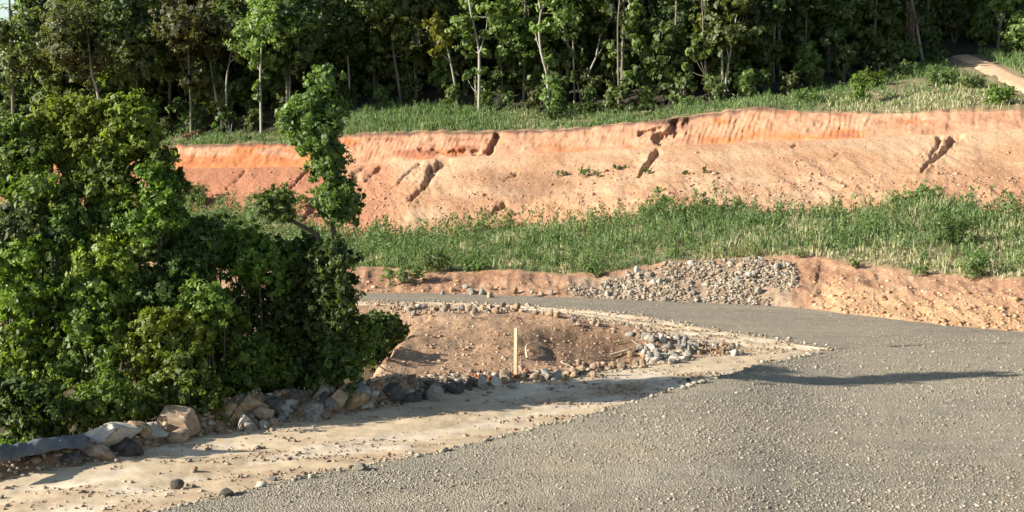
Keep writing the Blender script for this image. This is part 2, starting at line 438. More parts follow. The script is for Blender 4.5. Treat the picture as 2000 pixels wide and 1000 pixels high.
def strip(name, mat, U, A, B, rows, mod=None, tint=None, label=None, cat=None, bvh=True, smooth=True, ease=1.0):
    """surface lofted between two ground lines A, B = (x,y,z) arrays over the columns"""
    global voff
    t = np.linspace(0, 1, rows) ** ease
    T = np.repeat(t[:, None], len(U), 1); UU = np.repeat(U[None], rows, 0)
    P = [A[k][None] * (1 - T) + B[k][None] * T for k in range(3)]
    if mod is not None: P = mod(P, T, UU)
    V = np.stack([p.ravel() for p in P], 1)
    idx = np.arange(rows * len(U)).reshape(rows, len(U))
    Fq = np.stack([idx[:-1, :-1], idx[:-1, 1:], idx[1:, 1:], idx[1:, :-1]], -1).reshape(-1, 4)
    h = np.abs(V[Fq[:, 3]] - V[Fq[:, 0]]).sum(1) + np.abs(V[Fq[:, 2]] - V[Fq[:, 1]]).sum(1)
    Fq = Fq[h > 2e-3]
    at = {}
    if tint is not None:
        tt = tint(P, T, UU)
        c = np.zeros((V.shape[0], 3), np.float32)
        for k, x in enumerate(tt):
            if x is not None: c[:, k] = np.clip(x, 0, 1).ravel()
        at['tint'] = c
    me = mesh_from(name, V, Fq, at, smooth)
    o = link(name, me, mat); o['kind'] = 'structure'
    STR.setdefault(name, []).append((P, U))
    if bvh:
        ALLV.append(V); ALLF.append(Fq + voff); voff += len(V)
    return o

def edge_pts(c, U, mode='z', const=0.0):
    r = c(U)
    if isinstance(r, list): v, q = r
    else: v, q = r, np.full_like(U, const)
    return at_z(U, v, q) if mode == 'z' else at_y(U, v, q)

def pgrain(a1, s1, a2, s2, seed, edge=True):
    def mod(P, T, UU):
        w = np.sin(np.pi * np.clip(T, 0, 1)) ** 0.35 if edge else 1.0
        w = np.minimum(1, w)
        P[2] = P[2] + w * (a1 * fbm(P[0] / s1, P[1] / s1, seed, 4) + a2 * fbm(P[0] / s2, P[1] / s2, seed + 5, 3))
        return P
    return mod

# gravel pad: from below the camera to its lip
U = cols(3.0)
lip = edge_pts(E1, U)
near_v = np.full_like(U, 1900.0)
near = at_z(U, near_v, np.full_like(U, 0.35))
pg_ = pgrain(0.10, 6.0, 0.025, 0.6, 3)
def pad_mod(P, T, UU):
    P = pg_(P, T, UU)
    P[2] = P[2] + .17 * np.exp(-((P[0] - 8.3) / .55) ** 2 - ((P[1] - 45.0) / .5) ** 2) * (1 + .3 * fbm(P[0] / .3, P[1] / .3, 6))   # little heap left at the lip
    return P
strip('gravel_pad', M['pad'], U, near, lip, 110, pad_mod, ease=0.55)
# dropping edge of the pad, down to the dirt track
lz = lip[2]
toe = (lip[0] * (1 + (lz * 1.1 + .02) / lip[1]), lip[1] + lz * 1.1 + .02, np.zeros_like(lz) - 0.01)
strip('gravel_pad_edge', M['pad'], U, lip, toe, 4, None)

T1p = list(edge_pts(T1, U)); T2p = list(edge_pts(T2, U)); R1p = edge_pts(R1, U)
# where the island has ended the two halves of the track meet
def track_mod(P, T, UU):
    w = np.minimum(1, np.sin(np.pi * T) ** 0.4)
    rut = np.exp(-((T - 0.36) / 0.10) ** 2) + np.exp(-((T - 0.74) / 0.10) ** 2)
    P[2] = P[2] + w * (0.05 * fbm(P[0] / 2.2, P[1] / 2.2, 9) + 0.025 * fbm(P[0] / .4, P[1] / .4, 14) - 0.05 * rut)
    return P
def track_tint(P, T, UU):
    n = fbm(P[0] / 1.5, P[1] / .7, 61, 5)
    rough = sstep(.05, .35, n + .5 * np.exp(-((T - .12) / .14) ** 2) + .4 * np.exp(-((T - .55) / .12) ** 2) - .25)
    pale = sstep(0, .4, fbm(P[0] / 3, P[1] / 1.2, 66) + .5 * np.exp(-((T - .36) / .1) ** 2) + .35 * np.exp(-((T - .74) / .1) ** 2) - .2)
    return rough * .55, pale * (1 - rough), None
tipmask = U <= 1620
Ut = U[tipmask]
cut_ = lambda A: tuple(a[tipmask] for a in A)
mid1 = cut_(T1p); mid2 = cut_(T2p)
# beyond the tip the far edge of track is R1, so split the remaining width half/half
far1 = [m.copy() for m in mid1]; far2 = [m.copy() for m in mid2]
tt = cut_(toe); rr = cut_(R1p)
beyond = Ut > 1440
for k in range(3):
    mm = 0.5 * (tt[k] + rr[k])
    wgt = sstep(1440, 1470, Ut)
    far1[k] = far1[k] * (1 - wgt) + mm * wgt; far2[k] = far2[k] * (1 - wgt) + mm * wgt
strip('dirt_track', M['track'], Ut, tt, far1, 60, track_mod, track_tint)
strip('dirt_track', M['track'], Ut, far2, rr, 24, track_mod, track_tint)

# the land between the two halves of the track: ravine on the left, brown fill mound on the right
def island_mod(P, T, UU):
    X, Y, Z = P
    Y0 = Y[0][None]; Y1 = Y[-1][None]
    d0 = Y - Y0; d1 = Y1 - Y
    xe = -4.15 + (Y - 45.0) * 0.16 + 0.25 * fbm(Y / 1.3, Y * 0 + 2, 71)     # left shoulder of the mound
    right = sstep(-1.7, 0.15, X - xe)
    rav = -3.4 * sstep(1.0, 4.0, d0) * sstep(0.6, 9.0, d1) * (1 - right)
    wid = np.clip(Y1 - Y0, 0.01, 40)
    fr = np.clip(d0 / wid, 0, 1)
    cy = 0.50
    up = sstep(0.02, cy, fr); dn = 1 - sstep(cy + 0.01, cy + 0.20, fr)
    hgt = 1.05 * np.clip(wid / 16.0, 0, 1) * np.where(fr < cy, up, dn)
    far_fade = 1 - sstep(7.5, 11.5, X)
    Z = Z + right * hgt * far_fade + rav
    # scraped hollow right of the stake
    q = ((X - 2.7) / 2.4) ** 2 + ((Y - 48.6) / 2.1) ** 2
    Z = Z - 0.42 * np.exp(-q ** 2 * 1.2)
    w = np.minimum(1, np.sin(np.pi * T) ** 0.5)
    Z = Z + w * (0.14 * fbm(X / 1.6, Y / 1.6, 75) + 0.07 * fbm(X / .45, Y / .45, 78))
    # low berm the boulders sit on
    Z = Z + (0.44 * (1 - sstep(-4.5, -1.2, X)) * (.55 + .45 * sstep(-10.5, -8, X)) + .16 * (1 - sstep(0, 6, X))) * sstep(0, .3, d0) * np.exp(-((d0 - 0.85) / 0.62) ** 2) * (1 + .45 * fbm(X / .8, Y / .8, 90))
    return [X, Y, Z]
def island_tint(P, T, UU):
    X, Y, Z = P
    q = ((X - 2.8) / 2.3) ** 2 + ((Y - 49.3) / 1.6) ** 2
    dark = np.exp(-q ** 2) * .85 + .5 * sstep(.2, .5, fbm(X / 1.4, Y / 1.4, 81))*.5
    pale = sstep(.05, .5, fbm(X / 2, Y / 2, 85)) * .5 + sstep(.8, 1, T) * .6
    return dark, pale * (1 - dark), None
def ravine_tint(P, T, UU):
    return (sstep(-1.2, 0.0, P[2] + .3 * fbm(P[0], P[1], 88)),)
Ui = U[U <= 1470]
a = [x for x in edge_pts(T1, Ui)]; b = [x for x in edge_pts(T2, Ui)]
left = Ui <= 720.1
sl = lambda A, m: tuple(x[m] for x in A)
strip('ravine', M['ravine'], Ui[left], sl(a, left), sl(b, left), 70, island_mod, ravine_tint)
rt = Ui >= 719.9
strip('dirt_mound', M['mound'], Ui[rt], sl(a, rt), sl(b, rt), 150, island_mod, island_tint)

strip('gravel_road', M['road'], U, R1p, edge_pts(R2, U), 30, pgrain(0.05, 5.0, 0.012, .5, 91))

# bank above the road
def bank_mod(P, T, UU):
    w = np.minimum(1, np.sin(np.pi * T) ** 0.5)
    rg = sstep(1540, 1600, UU)
    n = fbm(P[0] / 1.3, P[1] / 1.3, 95)
    P[2] = P[2] + w * (.22 * n + .12 * fbm(P[0] / .4, P[2] / .4, 97)) + w * .35 * (1 - rg) * (T - .2) * 0
    P[1] = P[1] + w * rg * (.35 * fbm(P[0] / 1.1, P[2] / 2.2, 99) + .22 * fbm(P[0] / .35, P[2] / .5, 101))
    P[1] = P[1] + w * .9 * np.exp(-((UU - 1612) / 22) ** 2)          # recess in the cut end of the bank
    return P
def bank_tint(P, T, UU):
    rg = sstep(1560, 1640, UU) * sstep(.75, .2, T + .25 * fbm(P[0] / 1.5, P[2] / .8, 103))
    gr = sstep(1090, 1130, UU) * sstep(1570, 1530, UU) * sstep(1, .8, T)
    return rg, gr, None
Ub = U
strip('bank', M['bank'], Ub, edge_pts(R2, Ub), edge_pts(KK, Ub, 'y'), 36, bank_mod, bank_tint)

def field_tint(P, T, UU):
    return (sstep(.88, 1.0, T + .06 * fbm(P[0] / 2, P[1] / 2, 105)) + .6 * sstep(.06, 0, T),)
strip('grass_field', M['field'], U, edge_pts(KK, U, 'y'), edge_pts(GG, U, 'y'), 40, pgrain(.25, 4.0, .08, .9, 107), field_tint)

# graded orange cut slope with erosion gullies
GUL = [([(870, 311), (846, 328), (830, 358), (803, 392)], 13, .85), ([(820, 320), (793, 343), (766, 367)], 6, .35), ([(748, 320), (715, 352)], 7, .4),
       ([(722, 318), (690, 342)], 6, .35), ([(604, 328), (585, 350), (566, 371)], 5, .42), ([(986, 401), (966, 415), (950, 432)], 9, .6),
       ([(1286, 296), (1271, 311), (1258, 330), (1244, 346)], 9, .75), ([(1872, 263), (1850, 286), (1824, 312), (1796, 338)], 11, .7),
       ([(1838, 265), (1828, 286), (1812, 302)], 7, .5), ([(1008, 340), (985, 353)], 5, .3), ([(612, 416), (590, 433)], 8, .45),
       ([(1555, 280), (1546, 286)], 4, .4), ([(700, 345), (660, 385)], 6, .3), ([(480, 330), (440, 372)], 4, .2), ([(1640, 300), (1610, 326)], 3, .12)]
def seg_par(px, py, pts):
    best = np.full(px.shape, 1e9); par = np.zeros(px.shape); n_ = len(pts) - 1
    for i_, ((x0, y0), (x1, y1)) in enumerate(zip(pts[:-1], pts[1:])):
        dx, dy = x1 - x0, y1 - y0
        t = np.clip(((px - x0) * dx + (py - y0) * dy) / (dx * dx + dy * dy), 0, 1)
        d_ = np.hypot(px - x0 - t * dx, py - y0 - t * dy)
        par = np.where(d_ < best, (i_ + t) / n_, par); best = np.minimum(best, d_)
    return best, par
def seg_dist(px, py, pts):
    best = np.full(px.shape, 1e9)
    for (x0, y0), (x1, y1) in zip(pts[:-1], pts[1:]):
        dx, dy = x1 - x0, y1 - y0
        t = np.clip(((px - x0) * dx + (py - y0) * dy) / (dx * dx + dy * dy), 0, 1)
        best = np.minimum(best, np.hypot(px - x0 - t * dx, py - y0 - t * dy))
    return best
def cut_mod(P, T, UU):
    X, Y, Z = P
    uu, vv = project(X, Y, Z)
    w = np.minimum(1, np.sin(np.pi * T) ** 0.4)
    dep = np.zeros_like(X)
    jx = 6.5 * fbm(uu / 15, vv / 15, 111, 6); jy = 6.5 * fbm(uu / 16, vv / 16, 112, 5)
    nz = 0
    g1 = fbm(uu / 11, vv / 11, 114, 3); g2 = fbm(uu / 6, vv / 6, 116, 3)
    for pts, wd, dp in GUL:
        d, q_ = seg_par(uu + jx, vv + jy, pts)
        wl = wd * (.68 - .5 * q_) * (1 + .7 * g1) + .8
        dep = np.maximum(dep, dp * (1 - .5 * q_) * np.clip(1.7 * (1 - d / wl), 0, 1) * (.8 + .8 * g2))
        nz = nz + .16 * g2 * np.exp(-(d / (wd * 1.6)) ** 2)
    sm = sstep(.45, .05, T)
    nn = .10 * fbm(X / 1.6, Z / 1.1, 113, 5) + (.07 + .17 * sm) * fbm(X / .55 + .4 * Z, Z / .4, 115, 4)
    nn = nn + nz + (.03 + .05 * sm) * fbm(X / .26, Z / .13, 119, 3)
    # rills running down the slope, slanted to the left
    ril = fbm((X + .75 * Z) / .55, Z / 6.0, 117, 3)
    nn = nn + .045 * ril * (.6 + .8 * sstep(-.2, .4, fbm(X / 4, Z, 118)))
    low = sstep(.42, .36, T) * .18       # a faint step where slumped soil lies at the toe
    dep = dep * np.minimum(1, (1 - T) / .05)
    P[2] = Z + w * (nn + low) - dep * .9
    P[1] = Y + dep * .35
    return P
def cut_tint(P, T, UU):
    X, Y, Z = P
    n = fbm(X / 3, Z / 1.2, 121)
    oran = sstep(860, 640, UU + 70 * n) * (1 - .65 * np.exp(-((UU - 835) / 60) ** 2))
    oran = np.maximum(oran, .55 * sstep(.05, .5, fbm(X / 5, Z / 2 + 9, 123)) * sstep(.5, .0, T))
    pale = (sstep(-.1, .5, n + .5 * np.exp(-((UU - 820) / 60) ** 2) * sstep(.5, .8, T) + .35 * sstep(.55, .9, T) - .1)) * (1 - oran)
    pale = np.clip(pale + .35 * sstep(.1, .5, fbm(X / 9, (Z - .03 * X) / .28, 125, 3)) * (1 - oran), 0, 1)
    uu, vv = project(X, Y, Z)
    d = seg_dist(uu, vv, [(960, 350), (1020, 372), (1075, 360)])
    dk = .5 * sstep(40, 5, d + 24 * fbm(X / .7, Z / .4, 127))
    return oran, pale, dk
Uc = U
strip('cut_slope', M['cut'], Uc, edge_pts(GG, Uc, 'y'), edge_pts(MM, Uc, 'y'), 90, cut_mod, cut_tint)

GUF = [([(969, 266), (953, 304)], 9, .8), ([(890, 296), (945, 300)], 9, .6), ([(1318, 232), (1322, 258), (1290, 272)], 14, .8), ([(1250, 262), (1290, 250)], 5, .4),
       ([(820, 292), (880, 298)], 5, .3), ([(1345, 235), (1330, 245)], 8, .5)]
def face_mod(P, T, UU):
    X, Y, Z = P
    uu, vv = project(X, Y, Z)
    w = np.minimum(1, np.sin(np.pi * T) ** 0.35)
    dep = np.zeros_like(X)
    jx = 4 * fbm(uu / 8, vv / 8, 131); jy = 4 * fbm(uu / 8, vv / 8, 132)
    for pts, wd, dp in GUF:
        d = seg_dist(uu + jx, vv + jy, pts)
        dep = np.maximum(dep, dp * np.clip(1.4 * (1 - d / (wd * (1 + .6 * fbm(uu / 9, vv / 9, 134)))), 0, 1) * (.85 + .4 * fbm(uu / 5, vv / 5, 136)))
    dep = dep * np.minimum(1, T / .08) * np.minimum(1, (1 - T) / .08)
    ph = (X - .45 * Z + .22 * fbm(X / 1.1, Z / .8, 133)) / .33
    saw = np.abs((ph % 1.0) * 2 - 1)
    msk = sstep(1290, 1310, UU) * sstep(1530, 1480, UU) + .9 * sstep(1590, 1610, UU) * sstep(1720, 1690, UU) + .55 * sstep(690, 720, UU) * sstep(1010, 960, UU) \
        + .3 * sstep(1720, 1760, UU) + .35 * sstep(1040, 1080, UU) * sstep(1290, 1250, UU)
    msk = msk * (.55 + .45 * sstep(-.3, .3, fbm(X / 2.2, Z / .9, 135)))
    nn = .17 * fbm(X / 1.5, Z / .8, 137, 5) + .17 * fbm((X - .4 * Z) / .45, Z / .55, 139, 4)
    P[1] = Y + w * (nn + .10 * (saw - .5) * msk * sstep(1.0, .7, T)) + dep * .9
    P[2] = Z + w * .05 * fbm(X / .5, Y / .5, 141) - dep * .25
    # bench: ragged lip of roots hangs over
    P[1] = P[1] - .07 * sstep(.86, .98, T) * (1 + fbm(X / .5, X * 0, 143))
    return P
def face_tint(P, T, UU):
    X, Y, Z = P
    n = fbm(X / 2, Z / .7, 145)
    red = sstep(.0, .5, n + .55 * np.exp(-((UU - 1640) / 55) ** 2) + .25 * np.exp(-((UU - 1400) / 90) ** 2) * sstep(.6, .2, T) + .45 * sstep(760, 600, UU) + .3 * sstep(.55, .05, T) * sstep(1750, 1500, UU) - .2)
    brn = sstep(.0, .45, fbm(X / 3, Z / .6, 147) - .1 + .75 * np.exp(-((UU - 830) / 110) ** 2) * np.exp(-((T - .35) / .3) ** 2) + .6 * np.exp(-((UU - 1650) / 50) ** 2) - .3)
    top = sstep(.82, 1.0, T + .12 * fbm(X / .8, Z, 149)) * sstep(1640, 1480, UU) + .75 * np.exp(-((UU - 1320) / 30) ** 2) * sstep(.35, .7, T) * sstep(-.2, .3, n + .2)
    return red, brn, top
Uf = cols(2.0)
strip('cut_face', M['face'], Uf, edge_pts(MM, Uf, 'y'), edge_pts(CC, Uf, 'y'), 34, face_mod, face_tint)

def terr_tint(P, T, UU):
    return (.7 * sstep(.10, 0, T) + .0 * T,)
strip('grass_terrace', M['field'], U, edge_pts(CC, U, 'y'), edge_pts(FF, U, 'y'), 30, pgrain(.25, 2.5, .1, .7, 151), terr_tint)
# wooded hill
Fp = edge_pts(FF, U, 'y')
rise = 2.0 + 40.0 * sstep(-200, 600, U)
hx = (Fp[0] * (Fp[1] + 110) / Fp[1]); 
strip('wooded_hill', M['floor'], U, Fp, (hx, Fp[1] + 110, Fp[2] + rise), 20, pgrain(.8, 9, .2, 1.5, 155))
# the sheet under everything, out to the horizon
s = 1500.0
me = mesh_from('ground', np.array([(-s, -s, -6), (s, -s, -6), (s, s, -6), (-s, s, -6)]), np.array([(0, 1, 2, 3)]))
link('ground', me, M['ravine'])['kind'] = 'structure'

BV = BVHTree.FromPolygons(np.concatenate(ALLV).tolist(), np.concatenate(ALLF).tolist())
CAMV = Vector((0, 0, CAMH))
def hit(u, v):
    dx, dy, dz = ray(u, v)
    d = Vector((float(dx), float(dy), float(dz))).normalized()
    p, n, i, dist = BV.ray_cast(CAMV, d)
    if p is None or p.z < -4.5:
        return hit(u + .7, v + .9) if v < 1000 else None
    return p
def gz(x, y):
    p, n, i, d = BV.ray_cast(Vector((x, y, 120)), Vector((0, 0, -1)))
    return p.z if p is not None else 0.0

# dirt path climbing into the trees at the upper right
pl = [(1858, 112), (1880, 122), (1905, 132), (1930, 146), (1955, 160), (1980, 172), (2015, 190), (2060, 212)]
pr = [(1895, 108), (1918, 116), (1940, 124), (1962, 134), (1985, 146), (2010, 156), (2050, 172), (2100, 192)]
V = []
for (a0, b0), (a1, b1) in zip(pl, pr):
    for k in range(7):
        f = k / 6
        u_, v_ = a0 + (a1 - a0) * f, b0 + (b1 - b0) * f
        p = hit(u_ + random.uniform(-3, 3) * (k in (0, 6)), v_)
        if p is None: p = PY(u_, v_, 112)
        V.append((p.x, p.y, p.z + .07 + (.05 if 0 < k < 6 else -.1)))
n = len(pl); idx = np.arange(n * 7).reshape(n, 7)
Fq = np.stack([idx[:-1, :-1], idx[:-1, 1:], idx[1:, 1:], idx[1:, :-1]], -1).reshape(-1, 4)
o = link('dirt_path', mesh_from('dirt_path', np.array(V), Fq[:, ::-1], None, True), M['path']); o['kind'] = 'structure'

# ------------------------------------------------------------------ stones, gravel, grass (stuff)
_p = (1 + 5 ** .5) / 2
ICO_V = np.array([(-1, _p, 0), (1, _p, 0), (-1, -_p, 0), (1, -_p, 0), (0, -1, _p), (0, 1, _p), (0, -1, -_p), (0, 1, -_p), (_p, 0, -1), (_p, 0, 1), (-_p, 0, -1), (-_p, 0, 1)], float)
ICO_V /= np.linalg.norm(ICO_V[0])
ICO_F = np.array([(0, 11, 5), (0, 5, 1), (0, 1, 7), (0, 7, 10), (0, 10, 11), (1, 5, 9), (5, 11, 4), (11, 10, 2), (10, 7, 6), (7, 1, 8), (3, 9, 4), (3, 4, 2), (3, 2, 6), (3, 6, 8), (3, 8, 9),
                  (4, 9, 5), (2, 4, 11), (6, 2, 10), (8, 6, 7), (9, 8, 1)])
OCT_V = np.array([(1, 0, 0), (-1, 0, 0), (0, 1, 0), (0, -1, 0), (0, 0, 1), (0, 0, -1)], float)
OCT_F = np.array([(0, 2, 4), (2, 1, 4), (1, 3, 4), (3, 0, 4), (2, 0, 5), (1, 2, 5), (3, 1, 5), (0, 3, 5)])

def stones(name, C, S, mat, base='oct', var=None, flat=.7, parent=None):
    """one mesh of many angular stones at C (n,3) with sizes S (n,)"""
    BVv, BF = (OCT_V, OCT_F) if base == 'oct' else (ICO_V, ICO_F)
    n = len(C); k = len(BVv)
    Vv = BVv[None] * (1 + RNG.uniform(-.38, .38, (n, k, 3)))
    q = RNG.normal(size=(n, 4)); q /= np.linalg.norm(q, axis=1)[:, None]
    w, x, y, z = q.T
    R = np.stack([1 - 2 * (y * y + z * z), 2 * (x * y - z * w), 2 * (x * z + y * w), 2 * (x * y + z * w), 1 - 2 * (x * x + z * z), 2 * (y * z - x * w),
                  2 * (x * z - y * w), 2 * (y * z + x * w), 1 - 2 * (x * x + y * y)], -1).reshape(n, 3, 3)
    sc = RNG.uniform(.65, 1.25, (n, 1, 3))
    Vv = np.einsum('nij,nkj->nki', R, Vv * sc)
    Vv[:, :, 2] *= flat
    Vv = Vv * S[:, None, None] + C[:, None, :]
    Fc = (BF[None] + (np.arange(n) * k)[:, None, None]).reshape(-1, 3)
    if var is None: var = np.clip(RNG.beta(2, 2, n), 0, 1)
    return link(name, mesh_from(name, Vv.reshape(-1, 3), Fc, {'var': np.repeat(var, k)}), mat, parent)

def sample(name, n, wfun=None, urange=(-80, 2080), which=None):
    """random points on a terrain strip, evenly by area inside the view; wfun(x,y,z,u,t) = keep probability"""
    outp = []
    for q, (P, U_) in enumerate(STR[name]):
        if which is not None and q != which: continue
        X, Y, Z = P
        rws, cl = X.shape
        ok = (U_[:-1] >= urange[0]) & (U_[1:] <= urange[1])
        ax = X[:-1, 1:] - X[:-1, :-1]; ay = Y[:-1, 1:] - Y[:-1, :-1]; bx = X[1:, :-1] - X[:-1, :-1]; by = Y[1:, :-1] - Y[:-1, :-1]
        bz = Z[1:, :-1] - Z[:-1, :-1]
        ar = np.abs(ax) * np.hypot(by, bz) * ok[None]
        cdf = np.cumsum(ar.ravel()); tot = cdf[-1]
        m = n if isinstance(n, int) else int(n * tot)
        r = RNG.uniform(0, tot, m); ii = np.searchsorted(cdf, r)
        i, j = np.unravel_index(np.minimum(ii, ar.size - 1), ar.shape)
        s1, s2 = RNG.uniform(0, 1, (2, m))
        def L(A):
            return (A[i, j] * (1 - s1) + A[i, j + 1] * s1) * (1 - s2) + (A[i + 1, j] * (1 - s1) + A[i + 1, j + 1] * s1) * s2
        x, y, z = L(X), L(Y), L(Z)
        uu = U_[j] * (1 - s1) + U_[j + 1] * s1; t = (i + s2) / (rws - 1)
        if wfun is not None:
            k = RNG.uniform(0, 1, m) < wfun(x, y, z, uu, t)
            x, y, z, uu, t = x[k], y[k], z[k], uu[k], t[k]
        outp.append(np.stack([x, y, z, uu, t], 1))
    return np.concatenate(outp)

# loose gravel on the pad
S_ = sample('gravel_pad', 125000, lambda x, y, z, u, t: ((y > 24) & (np.abs(x) < y * .44)) * np.clip(.68 + 1.3 * fbm(x / 5.5 + y / 9, y / 2.2, 201), .10, 1) * np.clip(45 / y - .35, 0, 1))
o = stones('gravel', S_[:, :3] + [0, 0, .008], RNG.gamma(2.6, .0066, len(S_)).clip(.008, .07), M['gstone'], 'oct')
tag(o, 'loose grey gravel strewn over the flat pad in the foreground', 'gravel', kind='stuff')
Sr = sample('gravel_road', 26000, lambda x, y, z, u, t: .12 + .7 * sstep(1560, 1750, u) * sstep(.9, .1, t))
o = stones('gravel', Sr[:, :3] + [0, 0, .006], RNG.gamma(2.4, .0072, len(Sr)).clip(.007, .075), M['gstone'], 'oct')
tag(o, 'loose gravel thinning out over the far road', 'gravel', kind='stuff')
# stones along the lip of the pad and the edge of the road
S1 = sample('gravel_pad_edge', 700, lambda x, y, z, u, t: (u < 1640) * .9)
S2 = sample('gravel_pad', 60000, lambda x, y, z, u, t: (t > .975) * (u < 1640) * (u > 250) * .5)
S3 = sample('gravel_road', 9000, lambda x, y, z, u, t: (t < .09) * (u < 1620) * .8)
Sx = np.concatenate([S1, S2, S3])
o = stones('edge_gravel', Sx[:, :3] + [0, 0, .02], RNG.gamma(1.6, .022, len(Sx)).clip(.012, .17), M['gstone'], 'ico')
tag(o, 'coarser grey stones lining the edges of pad and road', 'gravel', kind='stuff')
# crumbs of soil and pebbles on the dirt track
S4 = sample('dirt_track', 16000, lambda x, y, z, u, t: np.clip(.12 + 1.2 * fbm(x / 1.5, y / .7, 61, 5), .02, 1) + .5 * (t > .94) + .35 * (t < .08))
o = stones('pebbles', S4[:, :3] + [0, 0, .01], RNG.gamma(2.2, .014, len(S4)).clip(.012, .11), M['tstone'], 'oct')
tag(o, 'brown pebbles and clods scattered over the pale dirt track', 'pebbles', kind='stuff')
# lumps over the mound
S5 = sample('dirt_mound', 12000, lambda x, y, z, u, t: np.clip(.45 + .9 * fbm(x / 1.2, y / 1.2, 205), .1, 1))
o = stones('mound_clods', S5[:, :3], RNG.gamma(2.2, .016, len(S5)).clip(.015, .13), attr_mat("mound_clod", (0.22, 0.125, 0.07), (0.36, 0.22, 0.125), (0.5, 0.36, 0.23)), 'oct')
tag(o, 'brown clods and chips covering the fill mound', 'clods', kind='stuff')
# clods on the bank right of the rubble and stones left of it
S6 = sample('bank', 16000, lambda x, y, z, u, t: sstep(1555, 1640, u) * np.clip(.9 - t + .5 * fbm(x / 1.5, z / .8, 103), .05, 1))
S7 = sample('bank', 2500, lambda x, y, z, u, t: (u < 1120) * (u > 640) * np.clip(.75 - t, 0.03, 1))
S67 = np.concatenate([S6, S7])
o = stones('bank_clods', S67[:, :3], RNG.gamma(2.0, .030, len(S67)).clip(.02, .26), M['clod'], 'oct')
tag(o, 'orange clods broken out of the low roadside bank', 'clods', kind='stuff')
# small lumps on the cut slope
S8 = sample('cut_slope', 17000, lambda x, y, z, u, t: np.clip(.75 - t + .6 * fbm(x / 3, z, 207), .05, 1))
o = stones('slope_clods', S8[:, :3], RNG.gamma(2, .03, len(S8)).clip(.025, .28), attr_mat("slope_clod", (0.27, 0.14, 0.075), (0.41, 0.23, 0.14), (0.49, 0.31, 0.20)), 'oct')
tag(o, 'small clods lying on the graded orange slope', 'clods', kind='stuff')

# ------------------------------------------------------------------ grass
def blades(name, S_, h, wdt, var, mat, lean=.25):
    n = len(S_)
    az = RNG.uniform(0, 2 * math.pi, n)
    dx, dy = np.cos(az) * wdt / 2, np.sin(az) * wdt / 2
    la = RNG.uniform(0, 2 * math.pi, n); ll = h * RNG.gamma(2, lean / 2, n)
    lx, ly = np.cos(la) * ll, np.sin(la) * ll
    B = S_[:, :3] - [0, 0, .05]
    hx = h * RNG.uniform(.85, 1, n)
    Vv = np.stack([B + np.stack([dx, dy, 0 * h], 1) * .7, B - np.stack([dx, dy, 0 * h], 1) * .7,
                   B + np.stack([lx * .35 - dx, ly * .35 - dy, hx * .6], 1), B + np.stack([lx * .35 + dx, ly * .35 + dy, hx * .6], 1),
                   B + np.stack([lx, ly, hx], 1)], 1)
    b = (np.arange(n) * 5)[:, None]
    F1 = np.concatenate([b + [0, 1, 2], b + [0, 2, 3], b + [3, 2, 4]], 0)
    return link(name, mesh_from(name, Vv.reshape(-1, 3), F1, {'var': np.repeat(np.clip(var, 0, 1), 5)}), mat)

def dryness(x, y, s=301):
    return fbm(x / 2.6, y / 3.2, s, 4)
def field_keep(x, y, z, u, t):
    d = dryness(x, y)
    edge = sstep(1.02, .90, t + .09 * fbm(x / 1.6, y / 1.6, 305)) * sstep(0, .03, t)
    return np.clip(.75 + .5 * d, .3, 1) * edge
S9 = sample('grass_field', 125000, field_keep, (-200, 2480))
d = dryness(S9[:, 0], S9[:, 1])
clump = fbm(S9[:, 0] / .9, S9[:, 1] / .9, 309, 3)
right = sstep(1000, 1700, S9[:, 3])
dry = sstep(.04, .40, d + .55 * sstep(.30, .0, S9[:, 4]) * sstep(1250, 1450, S9[:, 3]) + .2 * sstep(900, 500, S9[:, 3]) * sstep(.4, .9, S9[:, 4]))
isdry = RNG.uniform(0, 1, len(S9)) < dry * .85
tuft = fbm(S9[:, 0] / .35, S9[:, 1] / .35, 319, 2)
hh = np.clip(.40 + .75 * clump + .45 * tuft + .28 * sstep(.2, .9, S9[:, 4]) * right, .10, 1.5) * RNG.uniform(.45, 1.15, len(S9))
hh = np.where(isdry, hh * .75 + .08, hh)
var = np.where(isdry, RNG.uniform(.72, 1.0, len(S9)), np.clip(RNG.normal(.3, .17, len(S9)) + .22 * clump + .12 * tuft, 0, .62))
o = blades('grass', S9, hh, RNG.uniform(.03, .075, len(S9)), var, LM['grass'])
tag(o, 'tall green weeds and straw coloured grass on the bank between road and orange slope', 'grass', kind='stuff')
PATHC = [(1862, 112), (1905, 124), (1945, 142), (1985, 160), (2040, 186)]
def terr_keep(x, y, z, u, t):
    pu, pv = project(x, y, z)
    onp = (seg_dist(pu, pv, PATHC) < 19) | (seg_dist(pu, pv - 12, PATHC) < 14)
    bare = .9 * sstep(1720, 1740, u) * sstep(1830, 1800, u) * sstep(.35, .45, t) * sstep(.75, .65, t)
    pth = sstep(1850, 1900, u) * sstep(.62, .75, t)
    return np.clip(.8 + .4 * fbm(x / 2, y / 2, 311), .2, 1) * sstep(0, .06, t + .05 * fbm(x, y, 313)) * (1 - bare) * (1 - onp)
S10 = sample('grass_terrace', 88000, terr_keep, (-200, 2480))
u10, t10 = S10[:, 3], S10[:, 4]
lush = np.exp(-((u10 - 830) / 150) ** 2)
cl = fbm(S10[:, 0] / .8, S10[:, 1] / .8, 315, 3)
dryp = sstep(1560, 1700, u10) * sstep(.65, .2, t10 + .25 * cl) * .75 + .5 * np.exp(-((u10 - 1040) / 50) ** 2) * .8
isd = RNG.uniform(0, 1, len(S10)) < dryp
h10 = np.clip(.30 + .5 * cl + .3 * fbm(S10[:, 0] / .35, S10[:, 1] / .35, 321, 2) + .32 * lush + .25 * sstep(1650, 1800, u10) * sstep(.3, .7, t10), .12, 1.1) * RNG.uniform(.6, 1.15, len(S10))
